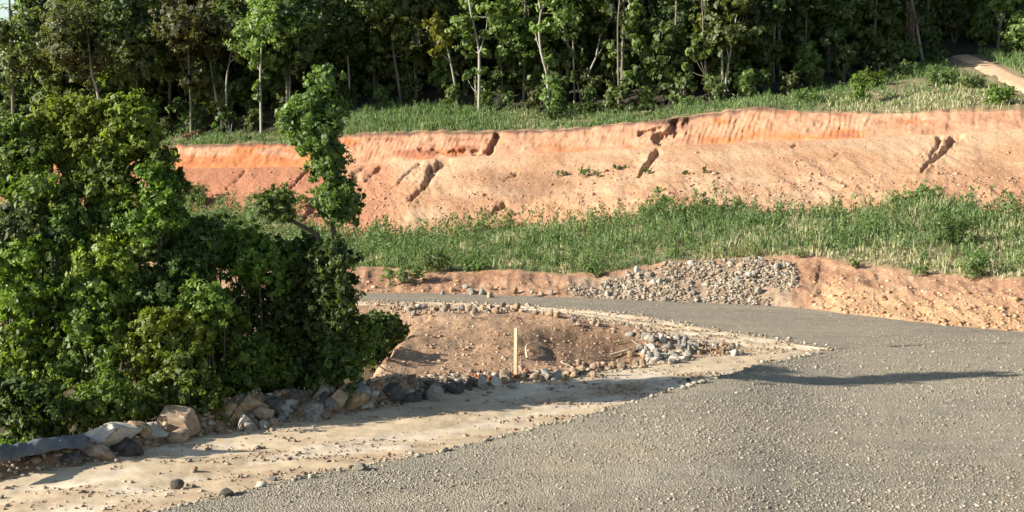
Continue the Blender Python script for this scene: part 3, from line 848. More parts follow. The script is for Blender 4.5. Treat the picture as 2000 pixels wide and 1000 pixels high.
v10 = np.where(isd, RNG.uniform(.7, .97, len(S10)), np.clip(RNG.normal(.36, .14, len(S10)), 0, .6))
o = blades('grass', S10, h10, RNG.uniform(.035, .085, len(S10)), v10, LM['grass'], .35)
tag(o, 'green grass and weeds on the terrace along the crest of the cut', 'grass', kind='stuff')

# ------------------------------------------------------------------ leaves, trunks
def leafcloud(blobs, dens, leaf, rng, clump=.38, inner=.35):
    """blobs: (cx,cy,cz,rx,ry,rz). Leaves gathered in clumps over each blob's shell. Returns V,F,var"""
    Vs, vr = [], []
    for (cx, cy, cz, rx, ry, rz) in blobs:
        rm = (rx * ry * rz) ** (1 / 3)
        n = max(30, int(dens * 12.6 * rm * rm))
        per = 26
        nc = max(4, n // per)
        d = rng.normal(size=(nc, 3)); d[:, 2] += .25
        d /= np.linalg.norm(d, axis=1)[:, None]
        rr_ = 1 - inner * rng.uniform(0, 1, nc) ** 1.6
        rr_ *= 1 + .42 * vnoise(d[:, 0] * 3 + cx, d[:, 1] * 3 + d[:, 2] * 3 + cy, 5)
        cc = d * rr_[:, None] * [rx, ry, rz]
        sh = (rng.uniform(0, 1, nc) < .10) & (d[:, 2] > .1)          # shoots standing out of the crown
        cc = cc * np.where(sh, rng.uniform(1.05, 1.32, nc), 1.0)[:, None]
        cs = clump * rm * rng.uniform(.35, 1.0, nc) * np.where(sh, .6, 1)
        ctone = rng.normal(0, .13, nc)
        c = np.repeat(cc, per, 0) + rng.normal(size=(nc * per, 3)) * np.repeat(cs, per)[:, None] * [.5, .5, .36]
        tone = np.repeat(ctone, per)
        out = c / [rx, ry, rz]; out /= np.linalg.norm(out, axis=1)[:, None] + 1e-6
        nr = out * .8 + [0, 0, .55] + rng.normal(size=out.shape) * .55
        nr /= np.linalg.norm(nr, axis=1)[:, None]
        tg = np.cross(nr, rng.normal(size=nr.shape)); tg /= np.linalg.norm(tg, axis=1)[:, None]
        tg[:, 2] -= .3
        bt = np.cross(nr, tg)
        L = leaf * rng.uniform(.5, 1.5, len(c))[:, None] * np.repeat(rng.uniform(.75, 1.25, nc), per)[:, None]
        ctr = c + [cx, cy, cz]
        q = np.stack([ctr - tg * L * .5, ctr + bt * L * .27 + nr * L * .06, ctr + tg * L * .5 - nr * L * .1, ctr - bt * L * .27 + nr * L * .06], 1)
        Vs.append(q.reshape(-1, 3))
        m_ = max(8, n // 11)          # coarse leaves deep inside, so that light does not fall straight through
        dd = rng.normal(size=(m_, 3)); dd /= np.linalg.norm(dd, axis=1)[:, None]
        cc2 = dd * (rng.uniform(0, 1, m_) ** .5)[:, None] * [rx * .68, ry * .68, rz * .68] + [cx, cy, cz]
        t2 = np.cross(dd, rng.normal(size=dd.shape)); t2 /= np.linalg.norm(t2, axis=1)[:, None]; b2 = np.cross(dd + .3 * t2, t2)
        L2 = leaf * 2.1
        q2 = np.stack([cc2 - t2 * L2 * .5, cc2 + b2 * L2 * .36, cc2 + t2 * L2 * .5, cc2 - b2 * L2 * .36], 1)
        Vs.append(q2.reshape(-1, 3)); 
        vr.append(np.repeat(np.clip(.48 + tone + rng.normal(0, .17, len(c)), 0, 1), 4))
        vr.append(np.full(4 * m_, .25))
    Vv = np.concatenate(Vs); va = np.concatenate(vr)
    return Vv, np.arange(len(Vv)).reshape(-1, 4), va

def tubes(paths, k=7):
    """paths: list of (points, r0, r1) -> V,F"""
    Vs, Fs, off = [], [], 0
    for pts, r0, r1 in paths:
        P = np.array([tuple(p) for p in pts], float)
        if len(P) < 6:       # resample smoothly
            t = np.linspace(0, 1, len(P)); tn = np.linspace(0, 1, max(7, 3 * len(P) - 2))
            P = np.stack([np.interp(tn, t, P[:, i]) for i in range(3)], 1)
            for _ in range(2): P[1:-1] = .25 * P[:-2] + .5 * P[1:-1] + .25 * P[2:]
        m = len(P)
        T_ = np.gradient(P, axis=0); T_ /= np.linalg.norm(T_, axis=1)[:, None] + 1e-9
        ref = np.where(np.abs(T_[:, 2:3]) > .9, np.array([[1., 0, 0]]), np.array([[0, 0, 1.]]))
        a_ = np.cross(T_, ref); a_ /= np.linalg.norm(a_, axis=1)[:, None] + 1e-9
        b_ = np.cross(T_, a_)
        an = np.linspace(0, 2 * math.pi, k, endpoint=False)
        rad = np.linspace(r0, r1, m)
        ring = P[:, None] + rad[:, None, None] * (np.cos(an)[None, :, None] * a_[:, None] + np.sin(an)[None, :, None] * b_[:, None])
        Vs.append(ring.reshape(-1, 3))
        i0 = off + np.arange(m * k).reshape(m, k)
        nx = np.roll(i0, -1, 1)
        Fs.append(np.stack([i0[:-1], nx[:-1], nx[1:], i0[1:]], -1).reshape(-1, 4))
        # end cap (tip)
        Vs.append(P[-1:]); tip = off + m * k
        Fs.append(np.stack([i0[-1], nx[-1], np.full(k, tip), np.full(k, tip)], -1)[:, :4])
        off += m * k + 1
    Vv = np.concatenate(Vs); Fc = np.concatenate(Fs)
    return Vv, Fc

def tube_mesh(name, paths, k=7):
    Vv, Fc = tubes(paths, k)
    quads = Fc[Fc[:, 2] != Fc[:, 3]]
    me = bpy.data.meshes.new(name)
    fl = [tuple(f) if f[2] != f[3] else tuple(f[:3]) for f in Fc.tolist()]
    me.from_pydata(Vv.tolist(), [], fl)
    me.polygons.foreach_set("use_smooth", np.ones(len(fl), bool))
    me.update()
    return me

def rel(V_, base):
    return np.asarray(V_, float) - np.array(base)[None]

# ------------------------------------------------------------------ trees of the forest edge
def px(r, Y): return r * Y / F

def forest_tree(base_uv, path, width, blobs, tone, label, bark='bark_pale', Y=None, forks=(), group=None, dens=34, leaf=.30, name='forest_tree', extra=None, rngseed=None):
    rng = np.random.default_rng(rngseed if rngseed is not None else int(base_uv[0] * 7 + base_uv[1]))
    p0 = hit(*base_uv) if Y is None else None
    if p0 is None:
        p0 = PY(base_uv[0], base_uv[1], Y or 112)
    if Y is not None: p0.z = min(p0.z, gz(p0.x, p0.y) + .0) if abs(gz(p0.x, p0.y) - p0.z) < 6 else p0.z
    Yd = p0.y
    root = empty(name, p0)
    tag(root, label, 'tree', group)
    zb = gz(p0.x, p0.y)
    pts = [Vector((p0.x, p0.y, min(p0.z, zb) - .3))]
    for i, (u, v) in enumerate(path):
        pts.append(PY(u, v, Yd + .35 * math.sin(i * 1.7 + base_uv[0])))
    r0 = px(width, Yd) * .41
    paths = [(pts, r0 * 1.15, r0 * .62)]
    for fk in forks:
        paths.append(([PY(u, v, Yd + .2 * i) for i, (u, v) in enumerate(fk)], r0 * .62, r0 * .3))
    top = pts[-1]
    bl = []
    for (u, v, r) in blobs:
        yy = Yd + rng.uniform(-.5, .9) * px(r, Yd)
        c = PY(u, v, yy); R = px(r, Yd)
        bl.append((c.x, c.y, c.z, R * rng.uniform(.9, 1.15), R * rng.uniform(.9, 1.2), R * rng.uniform(.85, 1.05)))
        # limb towards the blob from the nearest trunk point below it
        j = min(range(len(pts)), key=lambda q: (pts[q] - c).length + (4 if pts[q].z > c.z else 0))
        mid = pts[j].lerp(c, .55) + Vector((0, 0, -.12 * (c - pts[j]).length))
        paths.append(([pts[j], mid, c], max(.03, r0 * .4), .02))
    me = tube_mesh('trunk', [([Vector(p) - p0 for p in pp], a, b) for pp, a, b in paths], 6)
    link('trunk', me, M[bark], root)
    if bl:
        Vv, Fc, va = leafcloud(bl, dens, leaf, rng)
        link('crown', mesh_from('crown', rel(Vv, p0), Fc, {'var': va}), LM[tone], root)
    return root

G_EDGE = 'trees along the forest edge'
FT = [
 ((25, 222), [(24, 150), (20, 60), (18, -5)], 8, [(30, 120, 42), (60, 55, 38), (12, 62, 40), (70, 100, 30), (10, 160, 24)], 'forest_olive', 'olive crowned tree under the patch of blue sky in the corner', 'bark_mid', 116, []),
 ((203, 205), [(190, 170), (178, 150), (176, 110), (170, 60)], 6, [(130, 55, 55), (180, 25, 55), (130, 105, 45), (195, 100, 48), (105, 90, 35), (160, 150, 25)], 'forest_olive', 'spreading olive tree with a crooked pale forked trunk above the yellow green bush', 'bark_pale', 113, [[(178, 150), (158, 142), (150, 128)]]),
 ((268, 240), [(268, 150), (262, 60)], 7, [(270, 30, 58), (245, 85, 45), (292, 80, 45), (280, 130, 35), (240, 20, 40)], 'forest', 'dense dark green tree right of the crooked forked trunk', 'bark_dark', 114, []),
 ((373, 238), [(372, 170), (366, 80)], 6, [(372, 160, 22), (355, 55, 42), (335, 25, 40), (365, 105, 32), (340, 85, 25), (385, 140, 18)], 'forest_brown', 'brownish olive tree with a straight pale stem left of the leaning pair', 'bark_mid', 113, []),
 ((432, 245), [(422, 190), (412, 130), (403, 80)], 6, [(425, 30, 46), (400, 95, 34), (440, 75, 34), (412, 55, 36)], 'forest_brown', 'brown tinged tree with a trunk leaning left at the forest edge', 'bark_pale', None, []),
 ((449, 258), [(441, 200), (442, 150), (448, 122)], 5, [(455, 60, 38), (470, 100, 24), (430, 210, 18), (455, 225, 14)], 'forest_olive', 'thin bleached bent trunk beside the brown tinged leaning tree', 'bark_pale', None, []),
 ((510, 262), [(509, 200), (508, 140), (512, 70)], 6, [(505, 118, 24), (540, 60, 42), (485, 75, 34), (515, 30, 38), (530, 120, 22), (500, 165, 12), (502, 190, 9)], 'forest_light', 'tree with a thin straight grey trunk and leafy tufts, left of the slim tree', 'bark_pale', None, []),
 ((566, 215), [(567, 140), (560, 60)], 6, [(560, 45, 50), (585, 100, 38), (545, 100, 32), (590, 40, 40)], 'forest', 'dark leafy tree directly behind the lower shoulder of the slim tree', 'bark_dark', 113, []),
 ((683, 203), [(682, 150), (679, 112), (676, 60)], 5, [(655, 70, 42), (690, 40, 42), (640, 40, 36), (665, 100, 26), (700, 90, 24)], 'forest', 'dark tree with one straight pale trunk just right of the slim tree top', 'bark_pale', None, []),
 ((784, 200), [(777, 150), (770, 112), (764, 60), (770, 0)], 6, [(755, 50, 36), (790, 70, 28), (738, 25, 30), (780, 25, 36), (745, 95, 18), (800, 100, 22)], 'forest_light', 'light green tree leaning left behind the lush grassy patch', 'bark_mid', None, []),
 ((894, 214), [(889, 165), (880, 120), (874, 95), (862, 50)], 6, [(856, 60, 24), (872, 80, 20), (848, 46, 18), (856, 96, 14), (880, 68, 14)], 'forest_yellow', 'slender tree with a bright yellow green crown and pale leaning trunk', 'bark_pale', None, []),
 ((935, 222), [(936, 150), (936, 105), (931, 72), (921, 32), (914, -8)], 7, [(902, 50, 24), (914, 86, 20), (962, 30, 30), (978, 66, 26), (930, -15, 36), (950, 105, 15), (935, 140, 13), (990, 20, 22)], 'forest_light', 'pale trunk forking into a tall Y beside the yellow green tree', 'bark_pale', None, [[(936, 105), (944, 80), (950, 58), (952, 38)]]),
 ((928, 212), [(929, 180), (929, 140)], 5, [(925, 140, 14), (912, 150, 12), (942, 165, 14)], 'forest', 'short grey stem standing close left of the pale forked trunk', 'bark_pale', None, []),
 ((982, 200), [(980, 140), (976, 90), (974, 0)], 5, [(985, 100, 22), (1000, 60, 28), (965, 150, 18), (985, 170, 16), (995, 30, 26)], 'forest', 'dark thin trunk between the pale forked and the pale winding trunks', 'bark_mid', None, []),
 ((1024, 190), [(1026, 130), (1031, 70), (1033, 20)], 5, [(1016, 120, 14), (1020, 140, 16), (1030, 165, 18), (1010, 80, 24), (1030, 40, 25)], 'forest_light', 'leafy pole with yellowish tufts left of the pale winding trunk', 'bark_mid', None, []),
 ((1070, 232), [(1071, 180), (1067, 140), (1056, 100), (1052, 55), (1056, 25), (1051, -10)], 7, [(1044, 58, 16), (1078, 52, 20), (1095, 20, 26), (1072, 120, 14), (1075, 155, 16), (1068, 185, 16), (1078, 205, 14), (1060, -20, 34)], 'forest_light', 'pale winding trunk wrapped in climbing leaves at the centre of the forest edge', 'bark_pale', None, [[(1056, 25), (1062, 10), (1066, -12)]]),
 ((1122, 200), [(1121, 150), (1120, 100), (1118, 50)], 5, [(1112, 48, 32), (1142, 34, 26), (1096, 64, 22), (1125, 82, 20), (1110, 14, 28)], 'forest', 'straight pale stem under a rounded green crown, right of the winding trunk', 'bark_pale', None, []),
 ((1137, 202), [(1130, 170), (1122, 140)], 4, [(1122, 150, 12), (1140, 130, 14)], 'forest', 'short pale leaning stem beside the foot of the straight pale stem', 'bark_pale', None, []),
 ((1147, 198), [(1150, 142), (1164, 112), (1172, 72), (1188, 42), (1206, 18)], 5, [(1188, 18, 26), (1212, 38, 24), (1170, 55, 16), (1230, 10, 26), (1180, 85, 12)], 'forest_light', 'trunk curving up to the right like a bow', 'bark_pale', None, []),
 ((1209, 222), [(1208, 160), (1207, 100), (1206, 50), (1210, 0)], 5, [(1226, 48, 20), (1243, 84, 17), (1205, 106, 16), (1262, 112, 14), (1240, 25, 20), (1195, 90, 14), (1228, 145, 12), (1205, 180, 9)], 'forest_light', 'leafy tree with light green tiers and a thin upright trunk', 'bark_mid', None, []),
 ((1296, 205), [(1298, 150), (1297, 100)], 5, [(1300, 150, 24), (1285, 175, 18), (1320, 180, 20), (1290, 110, 22), (1270, 60, 26)], 'forest', 'dark leafy tree beside the light green tiered tree', 'bark_dark', None, []),
 ((1325, 180), [(1318, 110), (1316, 70), (1308, 10)], 5, [(1330, 40, 30), (1300, 20, 26), (1325, 150, 16)], 'forest_dark', 'grey bare snag topped with dark leaves', 'bark_mid', None, []),
 ((1388, 196), [(1380, 150), (1374, 90), (1373, 40), (1371, -5)], 5, [(1357, 82, 11), (1366, 108, 15), (1385, 88, 12), (1341, 132, 8), (1352, 98, 11), (1372, 70, 9)], 'forest_light', 'thin tree with a bright hanging leaf cluster in front of the dark wood', 'bark_mid', None, [[(1374, 90), (1372, 60), (1378, 20)]]),
 ((1412, 185), [(1411, 120), (1409, 60), (1408, 20)], 5, [(1420, 18, 26), (1404, 34, 16), (1440, 8, 24), (1400, 6, 20), (1395, 42, 9)], 'forest_light', 'sunlit tree with bright leaves at the top edge left of the leaning grey trunk', 'bark_pale', None, []),
 ((1414, 190), [(1420, 140), (1428, 95), (1436, 55), (1440, 0)], 5, [(1450, 20, 28), (1470, 40, 22)], 'forest_dark', 'slim grey trunk leaning right out of the same foot as the sunlit tree', 'bark_pale', None, [[(1424, 120), (1416, 70)]]),
 ((1511, 160), [(1510, 110), (1512, 60), (1519, 0)], 6, [(1520, -20, 45), (1500, 20, 30)], 'forest_dark', 'straight grey trunk in the dark wood above the scraped cut', 'bark_mid', None, []),
 ((1575, 150), [(1574, 90), (1575, 30), (1578, -10)], 4, [(1580, -20, 50), (1560, 15, 26)], 'forest_dark', 'dim trunk in the shade with a pale patch near the ground', 'bark_mid', None, []),
 ((1636, 145), [(1634, 90), (1630, 50), (1616, -5)], 6, [(1610, -20, 45), (1640, 10, 28)], 'forest_dark', 'shaded trunk leaning left, left of the forked shaded trunk', 'bark_mid', None, []),
 ((1650, 138), [(1651, 80), (1650, 40), (1648, -10)], 6, [(1660, -25, 45), (1685, 10, 28)], 'forest_dark', 'shaded forked trunk with a branch bending right', 'bark_mid', None, [[(1652, 72), (1662, 52), (1672, 25)]]),
 ((1735, 118), [(1736, 60), (1738, -8)], 5, [(1740, -25, 50), (1720, 12, 24)], 'forest_dark', 'thin shaded trunk left of the leaning snag with vines', 'bark_mid', None, []),
]
for f in FT:
    forest_tree(f[0], f[1], f[2], f[3], f[4], f[5], f[6], f[7], f[8], G_EDGE)
# leaning snag with hanging vines and the tree above the path
sn = forest_tree((1804, 122), [(1794, 70), (1786, 30), (1779, -8)], 7, [(1780, -30, 36)], 'forest_dark', 'leaning pale snag hung with brown vines left of the dirt path', 'bark_pale', None, [[(1788, 110), (1784, 60), (1772, 5)]], G_EDGE)
b0 = sn.location
vp = []
for k in range(26):
    u0 = 1768 + random.uniform(0, 20); v0 = random.uniform(-6, 40); L = random.uniform(25, 70)
    p = [PY(u0 + random.uniform(-3, 3) + q * random.uniform(-1, 4), v0 + L * q / 4, b0.y - .3 + random.uniform(-.3, .3)) - b0 for q in range(5)]
    vp.append((p, .035, .015))
link('hanging_vine', tube_mesh('hanging_vine', vp, 5), M['vine'], sn)
forest_tree((1951, 108), [(1951, 70), (1955, 40), (1964, 15), (1967, -8)], 7, [(1945, 8, 18), (1968, 6, 20), (1985, 30, 18), (1990, -5, 22), (1938, -15, 20)], 'forest_light', 'dark stemmed tree leaning over the dirt path at the right edge', 'bark_mid', None, [[(1956, 38), (1948, 26), (1936, 18)]], G_EDGE)

# deeper trees: shared meshes, copied one by one
def deep_proto(k):
    rng = np.random.default_rng(900 + k)
    H = rng.uniform(13, 17)
    root = empty('forest_tree', (0, 0, 0))
    px_, py_ = rng.uniform(-.7, .7, 2)
    pts = [Vector((0, 0, -.6)), Vector((px_ * .4, py_ * .4, H * .35)), Vector((px_, py_, H * .65)), Vector((px_ * .6, py_ * .6, H * .92))]
    paths = [(pts, .13, .05)]
    bl = []
    for q in range(14):
        z = H * rng.uniform(.22, 1.0)
        rad = rng.uniform(.3, 2.3) * (1.1 - .5 * z / H)
        an = rng.uniform(0, 6.28)
        r = rng.uniform(.95, 1.75)
        c = Vector((rad * math.cos(an), rad * math.sin(an), z))
        bl.append((c.x, c.y, c.z, r, r, r * .85))
        s0 = pts[1].lerp(pts[3], max(0, min(1, (z - H * .4) / (H * .55))))
        paths.append(([s0, s0.lerp(c, .5) + Vector((0, 0, .2)), c], .06, .02))
    link('trunk', tube_mesh('trunk', paths, 6), M['bark_mid'], root)
    Vv, Fc, va = leafcloud(bl, 26, .34, rng)
    link('crown', mesh_from('crown', Vv, Fc, {'var': va}), LM[('forest', 'forest_light', 'forest_olive', 'forest', 'forest_dark', 'forest')[k % 6]], root)
    return root
protos = [deep_proto(k) for k in range(6)]
used = set()
DEEP = 'forest tree standing in the wood behind the front row of trunks'
DEEPL = DEEP
def place(proto, loc, rot, sc, label, group, sx=None):
    if proto.name not in used:
        r = proto; used.add(proto.name)
    else:
        r = proto.copy(); COL.objects.link(r)
        for ch in proto.children:
            c = ch.copy(); COL.objects.link(c); c.parent = r
    r.location = loc; r.rotation_euler = (0, 0, rot); r.scale = (sx or sc, sx or sc, sc)
    r['label'] = label; r['category'] = r.get('category') or 'tree'
    r['group'] = group
    return r
for p in protos: p['category'] = 'tree'
ZONES = [(-70, 'beyond the left end of the forest in view'), (110, 'under the patch of sky in the upper left corner'), (330, 'above the yellow green bushy tree'), (600, 'around the brown tinged leaning tree'), (850, 'between the slim tree and the yellow crowned one'),
         (1020, 'around the pale forked trunk'), (1180, 'around the pale winding trunk'), (1340, 'around the tree with light green tiers'), (1480, 'around the bright hanging leaf cluster'),
         (1700, 'in the dark part above the scraped cut'), (1850, 'around the leaning snag with vines'), (2070, 'beyond the dirt path'), (9999, 'beyond the right end of the forest in view')]
def zone(u):
    for a_, t_ in ZONES:
        if u < a_: return t_
fy = lambda u: float(FF(np.array([u]))[1][0])
cnt = 0
for row in range(7):
    u = (-800 if row < 4 else -330) + random.uniform(0, 50)
    while u < 2300:
        Yd = fy(u) + 3.5 + row * 5.0 + random.uniform(-1.5, 1.5)
        x = (u - 1000) / F * Yd
        z = gz(x, Yd)
        if z == 0.0: z = 10
        sc = random.uniform(.85, 1.25)
        left_gap = -60 < u < 110
        if 1850 < u < 1960 and row < 2: u += 60; continue
        if left_gap: sc = .62 if 5 < u < 60 else .74
        place(protos[(cnt * 5 + row) % 6], (x, Yd, z - .1), random.uniform(0, 6.28), sc, ('forest tree just behind the edge, ' if row < 2 else 'tree deep in the forest, ') + zone(u), 'trees inside the forest')
        cnt += 1
        u += random.uniform(75, 135) + row * 6

# ------------------------------------------------------------------ bushes and low plants
def bush(blobs, Y, tone, label, leaf=.17, dens=150, name='bush', cat='bush', group=None, stem=True, bark='bark_dark', clump=.36, seed=None, nst=99, inner=.35):
    """blobs in picture pixels at depth Y -> real crown with stems down to the ground"""
    rng = np.random.default_rng(seed if seed is not None else int(abs(blobs[0][0]) * 13 + blobs[0][1]))
    bl = []
    for (u, v, r) in blobs:
        yy = Y + rng.uniform(-.4, .6) * px(r, Y)
        c = PY(u, v, yy); R = px(r, Y)
        bl.append((c.x, c.y, c.z, R * rng.uniform(.92, 1.15), R * rng.uniform(.95, 1.25), R * rng.uniform(.85, 1.05)))
    cx = float(np.mean([b[0] for b in bl])); cy = float(np.mean([b[1] for b in bl]))
    z0 = gz(cx, cy)
    base = Vector((cx, cy, z0))
    root = empty(name, base)
    tag(root, label, cat, group)
    if stem:
        paths = []
        for b in bl[:nst * 5:max(1, 5 if nst < 99 else 1)]:
            c = Vector(b[:3]); s0 = base + Vector((rng.uniform(-.2, .2), rng.uniform(-.2, .2), -.15))
            m = s0.lerp(c, .5) + Vector((rng.uniform(-.3, .3), rng.uniform(-.3, .3), .1))
            h = max(.3, c.z - z0)
            r0 = min(.07, .012 + .008 * h)
            paths.append(([s0 - base, m - base, c - base], r0, r0 * .35))
            for q in range(2):
                e = c + Vector(rng.normal(size=3).tolist()) * b[3] * .6
                paths.append(([c.lerp(m, .3) - base, c.lerp(e, .5) - base, e - base], r0 * .4, .01))
        link('stem', tube_mesh('stem', paths, 5), M[bark], root)
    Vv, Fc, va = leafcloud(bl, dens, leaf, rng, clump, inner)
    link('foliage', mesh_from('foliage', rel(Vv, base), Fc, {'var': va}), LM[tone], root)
    return root

def ty(u, off):
    v = T1(np.array([float(u)]))
    return float(at_z(np.array([float(u)]), v, np.array([0.0]))[1][0]) + off

GB = 'bushes filling the ravine beside the track'
BU = [
 # far side of the ravine
 (140, 21, [(110, 232, 42), (160, 215, 40), (200, 228, 40), (150, 285, 50), (205, 290, 45), (115, 290, 40)], 'bush_yellow', 'broad olive green bushy tree at the top of the bush mass'),
 (255, 21, [(240, 212, 34), (275, 238, 34), (232, 262, 40), (285, 285, 36), (240, 300, 36), (262, 200, 18)], 'bush_yellow', 'yellow green bushy tree whose tip is the highest point of the bush mass'),
 (30, 20, [(15, 265, 40), (52, 250, 30), (30, 320, 45), (70, 300, 38), (5, 330, 40)], 'bush', 'round green bush at the left edge below the olive forest tree'),
 (300, 17, [(318, 318, 30), (335, 345, 24), (290, 330, 30), (350, 370, 18)], 'bush', 'green bush whose right flank stands against the orange slope'),
 (200, 15, [(190, 335, 40), (225, 362, 38), (165, 365, 34), (215, 400, 40)], 'bush', 'deep green bush below the yellow green bushy tree'),
 (285, 12, [(268, 425, 46), (312, 388, 40), (300, 350, 32), (330, 430, 36), (255, 460, 38), (220, 405, 26)], 'bush', 'large rounded bush reaching in front of the orange slope'),
 (80, 14, [(85, 372, 45), (40, 385, 32), (120, 400, 40), (60, 420, 38)], 'bush', 'mid green bush under the round bush of the left edge'),
 (135, 11, [(135, 425, 36), (110, 455, 36), (160, 450, 32), (165, 490, 34)], 'bush_dark', 'dark shaded bush in the hollow left of the large rounded bush'),
 (25, 10, [(28, 440, 50), (70, 450, 34), (-20, 450, 50), (20, 480, 40)], 'bush_grey', 'grey green fine leaved bush at the left edge halfway up'),
 # middle
 (40, 6.5, [(45, 505, 40), (72, 482, 24), (25, 560, 52), (68, 570, 40), (10, 520, 40), (50, 610, 40)], 'bush_bright', 'bright green pointed bush at the left edge'),
 (215, 9, [(205, 490, 42), (250, 505, 38), (170, 520, 36), (235, 545, 38)], 'bush_yellow', 'olive bush below the large rounded bush'),
 (165, 6.5, [(150, 565, 42), (190, 555, 38), (230, 580, 40), (175, 605, 38)], 'bush', 'ragged bush with shiny leaves right of the bright pointed bush'),
 (370, 9.5, [(375, 478, 40), (405, 452, 36), (352, 515, 42), (395, 520, 38)], 'bush_dark', 'dark bush against the weeds beyond the road'),
 (300, 7, [(290, 545, 40), (325, 565, 40), (350, 545, 36), (310, 600, 40)], 'bush_dark', 'shadowy bush in the middle of the ravine'),
 (490, 8, [(475, 480, 38), (505, 505, 38), (540, 530, 38), (500, 470, 24)], 'bush', 'leafy bush arching over the gap where orange soil shows'),
 (400, 6.5, [(395, 575, 36), (420, 600, 38), (375, 600, 36), (440, 590, 24)], 'bush', 'dark bush below the gap of orange soil'),
 (590, 6, [(570, 525, 36), (605, 530, 34), (590, 590, 46), (555, 610, 42), (610, 640, 42), (530, 580, 34)], 'bush_dark', 'tall dark bush to the left of the slim tree foot'),
 (655, 39.45, [(648, 488, 24), (640, 505, 26), (665, 510, 28), (672, 560, 30), (660, 610, 34), (640, 550, 30), (675, 600, 24), (650, 655, 34), (640, 600, 30), (624, 492, 16), (626, 525, 24)], 'bush_dark', 'column of ivy leaves around the foot of the slim tree'),
 # near
 (690, 40.2, [(695, 638, 28), (668, 665, 32), (712, 655, 28), (690, 690, 34), (655, 705, 30), (728, 640, 12)], 'bush', 'round bush at the right end of the mass, over the shaded gully'),
 (60, 4.8, [(55, 675, 46), (15, 690, 46), (100, 690, 36), (40, 730, 44), (90, 740, 44)], 'bush_bright', 'vivid green bush at the left edge above the grey sheet'),
 (175, 4.8, [(165, 645, 36), (205, 690, 42), (150, 700, 38), (185, 740, 40), (210, 640, 26)], 'bush', 'mid green bush between the vivid bush and the broad yellowish one'),
 (315, 4.8, [(300, 645, 40), (340, 628, 38), (275, 690, 42), (365, 680, 44), (320, 700, 44), (390, 650, 26)], 'bush_yellow', 'broad yellowish green bush in the middle of the mass'),
 (455, 5.0, [(440, 640, 34), (465, 670, 36), (490, 705, 40), (430, 700, 38), (515, 670, 22)], 'bush', 'bush with a pinkish dead tuft beside it, right of the broad yellowish bush'),
 (60, 3.4, [(60, 785, 46), (20, 815, 46), (110, 815, 42), (75, 850, 30), (0, 760, 42)], 'bush_dark', 'dark lower bush above the grey sheet at the left edge'),
 (205, 2.6, [(190, 790, 44), (240, 795, 42), (150, 800, 36), (215, 760, 40)], 'bush', 'dark lower bush directly behind the big pale boulder'),
 (350, 1.6, [(335, 765, 46), (385, 770, 42), (300, 770, 40), (360, 730, 44), (415, 765, 30)], 'bush', 'dark lower bush behind the tan boulders'),
 (500, 1.8, [(495, 755, 36), (530, 745, 32), (460, 765, 30), (510, 725, 32)], 'bush', 'low sprawling bush leaning over the middle of the boulder row'),
 (590, 1.7, [(585, 715, 36), (555, 740, 28), (610, 735, 28), (575, 680, 34)], 'bush_dark', 'dark low bush behind the dark grey boulders'),
 (430, 40.3, [(430, 475, 40), (470, 520, 40), (390, 520, 44), (350, 470, 34)], 'bush', 'leafy bush closing the mass below the weeds of the orange slope'),
 (560, 40.6, [(545, 485, 30), (580, 500, 34), (600, 480, 26), (560, 540, 40), (620, 520, 34)], 'bush_dark', 'dark bush just left of the slim tree at the top of the mass'),
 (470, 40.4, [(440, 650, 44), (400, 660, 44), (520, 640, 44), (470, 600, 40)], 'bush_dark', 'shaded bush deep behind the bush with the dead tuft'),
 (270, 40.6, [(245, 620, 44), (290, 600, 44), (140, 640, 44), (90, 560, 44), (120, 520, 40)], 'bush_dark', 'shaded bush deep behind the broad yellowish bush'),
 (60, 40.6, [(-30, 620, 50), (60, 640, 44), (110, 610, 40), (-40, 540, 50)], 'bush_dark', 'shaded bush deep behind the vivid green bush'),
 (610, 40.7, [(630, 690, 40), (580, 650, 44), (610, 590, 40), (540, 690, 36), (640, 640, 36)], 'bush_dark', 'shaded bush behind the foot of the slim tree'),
 (705, 46.0, [(700, 668, 36), (725, 674, 30), (740, 700, 22)], 'bush_dark', 'low bush added to shade the gully just behind the round bush'),  # gully bushes, mostly hidden, added to cast shade on the mound's left side
 (712, 48.0, [(712, 652, 34), (740, 657, 26), (755, 680, 20)], 'bush_dark', 'low bush added for its shade farther up the gully behind the round bush'),
 (715, 50.0, [(730, 642, 32), (757, 644, 22), (772, 662, 18)], 'bush_dark', 'low bush added for its shade near the middle of the gully'),
 (718, 52.5, [(740, 630, 26), (768, 634, 18), (790, 648, 15)], 'bush_dark', 'low bush added for its shade at the head of the gully'),
 (655, 39.3, [(655, 728, 22), (690, 738, 18), (625, 738, 20), (648, 695, 28), (680, 702, 22), (640, 660, 22)], 'bush_dark', 'dark bush in front of the foot of the slim tree'),
 (440, 1.9, [(430, 735, 34), (470, 720, 34), (400, 745, 28), (450, 765, 24)], 'bush', 'low leafy bush closing the mass behind the ochre slab'),
 (545, 1.7, [(540, 705, 30), (565, 740, 24), (525, 750, 26)], 'bush', 'low leafy bush behind the middle of the boulder row'),
 (20, 2.4, [(15, 880, 20), (40, 872, 14), (0, 865, 18)], 'bush_bright', 'small bright leafy shrub right behind the grey sheet'),
 (430, 2.6, [(430, 775, 14), (455, 770, 12), (405, 790, 12)], 'bush_bright', 'low bright sprigs above the ochre slab'),
 (-115, 33.0, [(-115, 705, 34), (-100, 760, 40), (-130, 810, 46), (-98, 870, 36)], 'bush', 'leafy bush standing outside the left edge right beside the track'),
 (-90, 2.6, [(-70, 800, 46), (-110, 780, 50), (-60, 850, 36)], 'bush', 'green bush mostly outside the left edge, near the track'),
]
